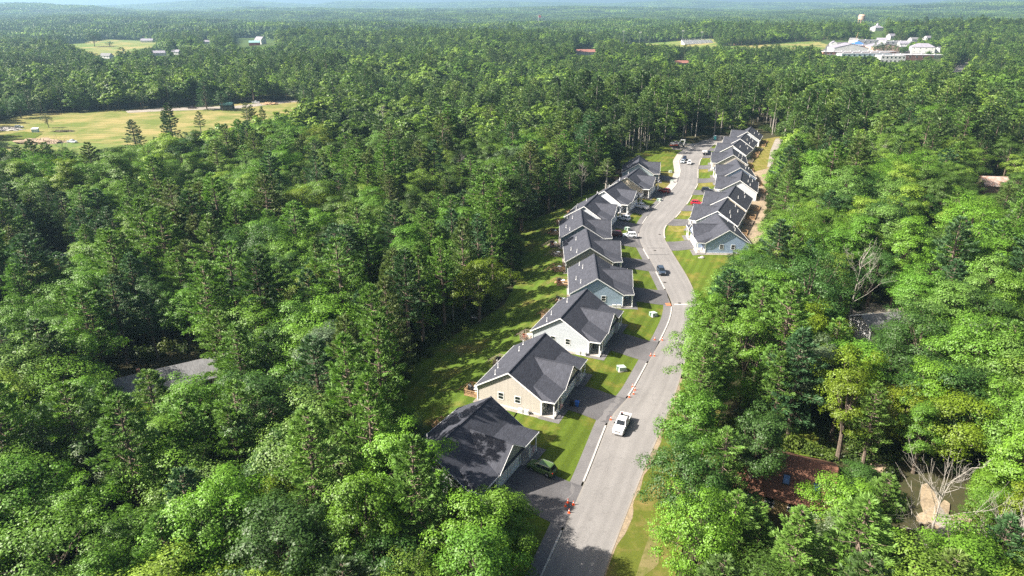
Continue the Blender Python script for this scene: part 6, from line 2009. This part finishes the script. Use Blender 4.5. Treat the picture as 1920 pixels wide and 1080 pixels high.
TONES = {'bright': ((0.112, 0.227, 0.021), 'bright green'), 'mid': ((0.095, 0.202, 0.021), 'mid green'), 'deep': ((0.044, 0.103, 0.019), 'deep green'), 'yellow': ((0.129, 0.190, 0.012), 'yellow green'), 'grey': ((0.104, 0.147, 0.075), 'grey green'),
         'pale': ((0.123, 0.224, 0.043), 'pale green'), 'light': ((0.116, 0.220, 0.038), 'light green'), 'blue': ((0.056, 0.123, 0.045), 'blue green'), 'dark': ((0.040, 0.089, 0.026), 'dark green'), 'olive': ((0.104, 0.151, 0.040), 'olive green')}
ONES = 'zero one two three four five six seven eight nine ten eleven twelve thirteen fourteen fifteen sixteen seventeen eighteen nineteen'.split()
TENS = ' . twenty thirty forty fifty sixty seventy eighty ninety'.split(' ')[1:]
TENS = ['', '', 'twenty', 'thirty', 'forty', 'fifty', 'sixty', 'seventy', 'eighty', 'ninety']
def number(k):
    k = max(0, min(99, int(k)))
    return ONES[k] if k < 20 else TENS[k // 10] + ('-' + ONES[k % 10] if k % 10 else '')
USED = set()
def tree_label(vi, tone, H, x, y, z):
    q = PROTO[vi]
    qx, qy, _ = proj(np.array([x]), np.array([y]), np.array([z + H * 0.95]))
    qx, qy = float(qx[0]), float(qy[0])
    if not (0 <= qx < 1920 and 0 <= qy < 1080):
        qx, qy, _ = proj(np.array([x]), np.array([y]), np.array([z + H * 0.6]))
        qx, qy = min(1919, max(0, float(qx[0]))), min(1079, max(0, float(qy[0])))
    where = 'top %s percent across and %s percent down the photo' % (number(qx / 19.2), number(qy / 10.8))
    big = 'tall' if H > 17.5 else 'small' if H < 9 else 'mid-sized'
    noun = 'broadleaf tree' if q[0] == 'broad' else 'pine tree'
    for w in (q[5], 'farther', 'still-farther', 'far-back', 'farthest'):
        s = '%s %s %s %s, %s' % (big, w, TONES[tone][1], noun, where)
        if s not in USED:
            break
    USED.add(s)
    return s
def plant(x, y, z, vi, sH, sR, rot, tone, label=None, jitter=True):
    q = PROTO[vi]
    broad = q[0] == 'broad'
    t = thing('broadleaf_tree' if broad else 'pine_tree', label or tree_label(vi, tone, q[3] * sH, x, y, z), 'tree', (x, y, z), rot, 'broadleaf trees of the woods' if broad else 'pines of the woods')
    t.scale = (sR, sR, sH)
    put('trunk', q[2], t)
    c = put('crown', q[1], t)
    f = [rnd.uniform(0.88, 1.14)] * 3 if jitter else [1, 1, 1]
    c.color = tuple(a * b_ * rnd.uniform(0.95, 1.05) for a, b_ in zip(TONES[tone][0], f)) + (1,)
    return t
order = np.where(one)[0]
order = order[np.argsort(Y[order])]
for h, x, y, z in zip(HAND + FIELD_TREES, HX, HY, HT):
    vi = h[4] if h[4] < 7 else h[4] - 7 + NB
    q = PROTO[vi]
    plant(x, y, z, vi, h[2] / q[3], h[3] / q[4], rnd.uniform(0, 6.28), h[5], h[6])
tn = 0.5 + 0.5 * vnoise(X / 30 + 6, Y / 30 + 1)
for i in order:
    r = rnd.random() * 0.7 + tn[i] * 0.3
    if pal[i]:
        tone = 'light' if r < 0.56 else 'olive' if r < 0.66 else 'blue' if r < 0.80 else 'dark'
    else:
        tone = 'bright' if r < 0.36 else 'mid' if r < 0.56 else 'pale' if r < 0.66 else 'deep' if r < 0.80 else 'yellow' if r < 0.85 else 'grey'
    plant(float(X[i]), float(Y[i]), float(Zg[i]), int(var[i]), float(sc[i]), float(sx[i]), rnd.uniform(0, 6.28), tone)

# dead and bare trees
DEADM = [dead(401, 13, 5.2, 15), dead(402, 15, 3.0, 16, 0.35), dead(403, 9, 3.8, 18)]
DEADM = [b_.mesh('dead_tree', M['bark_pale']) for b_ in DEADM]
for lab, a, c_, vi, s in (('bare dead tree with pale branches over the sandy clearing', 1728, 1062, 0, 1.3), ('tall bare snag beside the blue gabled house', 1474, 470, 1, 1.0), ('grey dead tree in the thicket across the street', 1640, 330, 0, 1.1), ('small bare tree in the silvery part of the lower wood', 240, 900, 2, 1.2),
                          ('bare grey stem at the lawn edge behind the pale blue house', 850, 610, 1, 0.9), ('dead tree with twigs behind the white houses', 1090, 372, 1, 1.0), ('bare grey tree next to the twiggy dead one', 1068, 362, 1, 0.95), ('dead tree low at the photo corner', 1880, 1110, 2, 1.3), ('bare tree among dark crowns past the brown cottages', 1850, 480, 0, 0.9)):
    x, y, z = ground(a, c_)
    o = link('dead_tree', DEADM[vi]); o.location = (x, y, z); o.scale = (s, s, s); o.rotation_euler[2] = rnd.uniform(0, 6)
    tag(o, lab, 'tree', 'dead trees')

dc = np.where((~one) & inview & (Y > 95) & (Y < 430) & (rg.rand(len(X)) < 0.9))[0]
dc = dc[rg.permutation(len(dc))][:18]
for i in dc:
    H = [13, 15, 9][i % 3]
    s_ = float(rg.uniform(1.0, 1.35))
    qx, qy, _ = proj(X[i:i + 1], Y[i:i + 1], Zg[i:i + 1] + H * s_)
    o = link('dead_tree', DEADM[i % 3]); o.location = (float(X[i]), float(Y[i]), float(Zg[i])); o.scale = (s_, s_, s_); o.rotation_euler[2] = rnd.uniform(0, 6)
    tag(o, ['grey', 'tall slim', 'low twiggy'][i % 3] + ' leafless tree in woods, top %s percent across and %s percent down the photo' % (number(float(qx[0]) / 19.2), number(float(qy[0]) / 10.8)), 'tree', 'dead trees')
keep_ = np.ones(len(X), bool); keep_[dc] = False
X, Y, Zg, var, sc, sx, one = [a[keep_] for a in (X, Y, Zg, var, sc, sx, one)]

# the rest of the woods as masses
def scatter(name, label, P, rot, scl, idx):
    me = bpy.data.meshes.new(name)
    me.from_pydata(P.tolist(), [], [])
    for nm, ty, arr in (('idx', 'INT', idx.astype(np.int32)), ('rot', 'FLOAT', rot.astype(np.float32))):
        a = me.attributes.new(nm, ty, 'POINT'); a.data.foreach_set('value', arr)
    a = me.attributes.new('scl', 'FLOAT_VECTOR', 'POINT'); a.data.foreach_set('vector', scl.astype(np.float32).ravel())
    o = link(name, me)
    o['kind'] = 'stuff'; o['label'] = label
    md = o.modifiers.new('scatter', 'NODES')
    md.node_group = SCATTER
    return o
g = bpy.data.node_groups.new('scatter_trees', 'GeometryNodeTree')
g.interface.new_socket('Geometry', in_out='INPUT', socket_type='NodeSocketGeometry')
g.interface.new_socket('Geometry', in_out='OUTPUT', socket_type='NodeSocketGeometry')
gi, go = g.nodes.new('NodeGroupInput'), g.nodes.new('NodeGroupOutput')
ci = g.nodes.new('GeometryNodeCollectionInfo'); ci.inputs['Collection'].default_value = bank
ci.inputs['Separate Children'].default_value = True; ci.inputs['Reset Children'].default_value = True
ip = g.nodes.new('GeometryNodeInstanceOnPoints'); ip.inputs['Pick Instance'].default_value = True
def named(nm, ty):
    a = g.nodes.new('GeometryNodeInputNamedAttribute'); a.data_type = ty; a.inputs['Name'].default_value = nm
    return a.outputs['Attribute']
cx = g.nodes.new('ShaderNodeCombineXYZ')
g.links.new(named('rot', 'FLOAT'), cx.inputs[2])
g.links.new(gi.outputs[0], ip.inputs['Points']); g.links.new(ci.outputs[0], ip.inputs['Instance'])
g.links.new(named('idx', 'INT'), ip.inputs['Instance Index'])
g.links.new(cx.outputs[0], ip.inputs['Rotation']); g.links.new(named('scl', 'FLOAT_VECTOR'), ip.inputs['Scale'])
g.links.new(ip.outputs[0], go.inputs[0])
SCATTER = g
rest = ~one
idx = np.where(Y[rest] < 300, var[rest], K0 + var[rest])
scatter('woodland', 'mixed wood of pines and broadleaf trees running back to the hills', np.stack([X, Y, Zg], 1)[rest], rg.uniform(0, 6.28, rest.sum()), np.stack([sx, sx, sc], 1)[rest], idx)
# far woods: patches of many trees
px_, py_ = lattice(-3600, 3600, 1690, 4300, 46, 0.3)
k = framed(px_, py_, 80); px_, py_ = px_[k], py_[k]
pz = height(px_, py_)
qx, qy, _ = proj(px_, py_, pz + 12); qx2, qy2, _ = proj(px_, py_, pz + 1)
k = ~(in_any(qx, qy) | in_any(qx2, qy2))
px_, py_, pz = px_[k], py_[k], pz[k]
n1 = len(px_)
fx_, fy_ = lattice(-9500, 9500, 4300, 12500, 140, 0.3)
k = framed(fx_, fy_, 150); fx_, fy_ = fx_[k], fy_[k]
fz_ = height(fx_, fy_)
P = np.concatenate([np.stack([px_, py_, pz], 1), np.stack([fx_, fy_, fz_], 1)])
idx = np.concatenate([K1 + rg.randint(0, 6, n1), K1 + 6 + rg.randint(0, 3, len(fx_))])
scl = np.ones((len(P), 3)); scl[:, 2] = rg.uniform(0.8, 1.15, len(P))
scatter('far_woodland', 'continuous far woods fading into blue hills', P, rg.randint(0, 4, len(P)) * (math.pi / 2), scl, idx)
# undergrowth between the trunks
ux, uy = lattice(-200, 260, 36, 420, 3.1)
k = framed(ux, uy, 10); ux, uy = ux[k], uy[k]
d_, _ = line_dist(ux, uy, np.concatenate([[[-2, 20], [6, 50]], CEN])); k = d_ > 14.5 ; ux, uy = ux[k], uy[k]
uz = height(ux, uy)
us = rg.uniform(0.5, 1.3, len(ux))
k = crown_clear(ux, uy, uz, us * 1.6, us * 1.5)
ux, uy, uz, us = ux[k], uy[k], uz[k], us[k]
for o in [o for o in bpy.data.objects if o.parent is None and o.get('category') == 'house']:
    k = np.hypot(ux - o.location.x, uy - o.location.y) > 8.5
    ux, uy, uz, us = ux[k], uy[k], uz[k], us[k]
scatter('undergrowth', 'low bushes and saplings under the trees', np.stack([ux, uy, uz], 1), rg.uniform(0, 6.28, len(ux)), np.stack([us, us, us * rg.uniform(0.7, 1.3, len(ux))], 1), K2 + rg.randint(0, 4, len(ux)))
print('TREES individual', int(one.sum()), 'woodland', int(rest.sum()), 'patches', len(P), 'bushes', len(ux))

# ------------------------------------------------------------------ the air
def haze():
    b = MB(); b.box(-13500, 13500, -300, 13600, -45, 330)
    me = b.mesh('haze', [])
    o = link('haze', me)
    o['kind'] = 'stuff'; o['label'] = 'pale summer haze over the whole landscape'
    m = bpy.data.materials.new('air'); m.use_nodes = True
    t = m.node_tree
    t.nodes.remove(t.nodes['Principled BSDF'])
    v = t.nodes.new('ShaderNodeVolumePrincipled')
    v.inputs['Color'].default_value = HAZE_COL
    v.inputs['Density'].default_value = HAZE_DEN
    v.inputs['Anisotropy'].default_value = 0.25
    v.inputs['Density Attribute'].default_value = ''
    v.inputs['Color Attribute'].default_value = ''
    m.cycles.homogeneous_volume = True
    t.links.new(v.outputs[0], t.nodes['Material Output'].inputs['Volume'])
    me.materials.append(m)
HAZE_COL = (0.45, 0.73, 1.0, 1)
HAZE_DEN = 0.00009
haze()
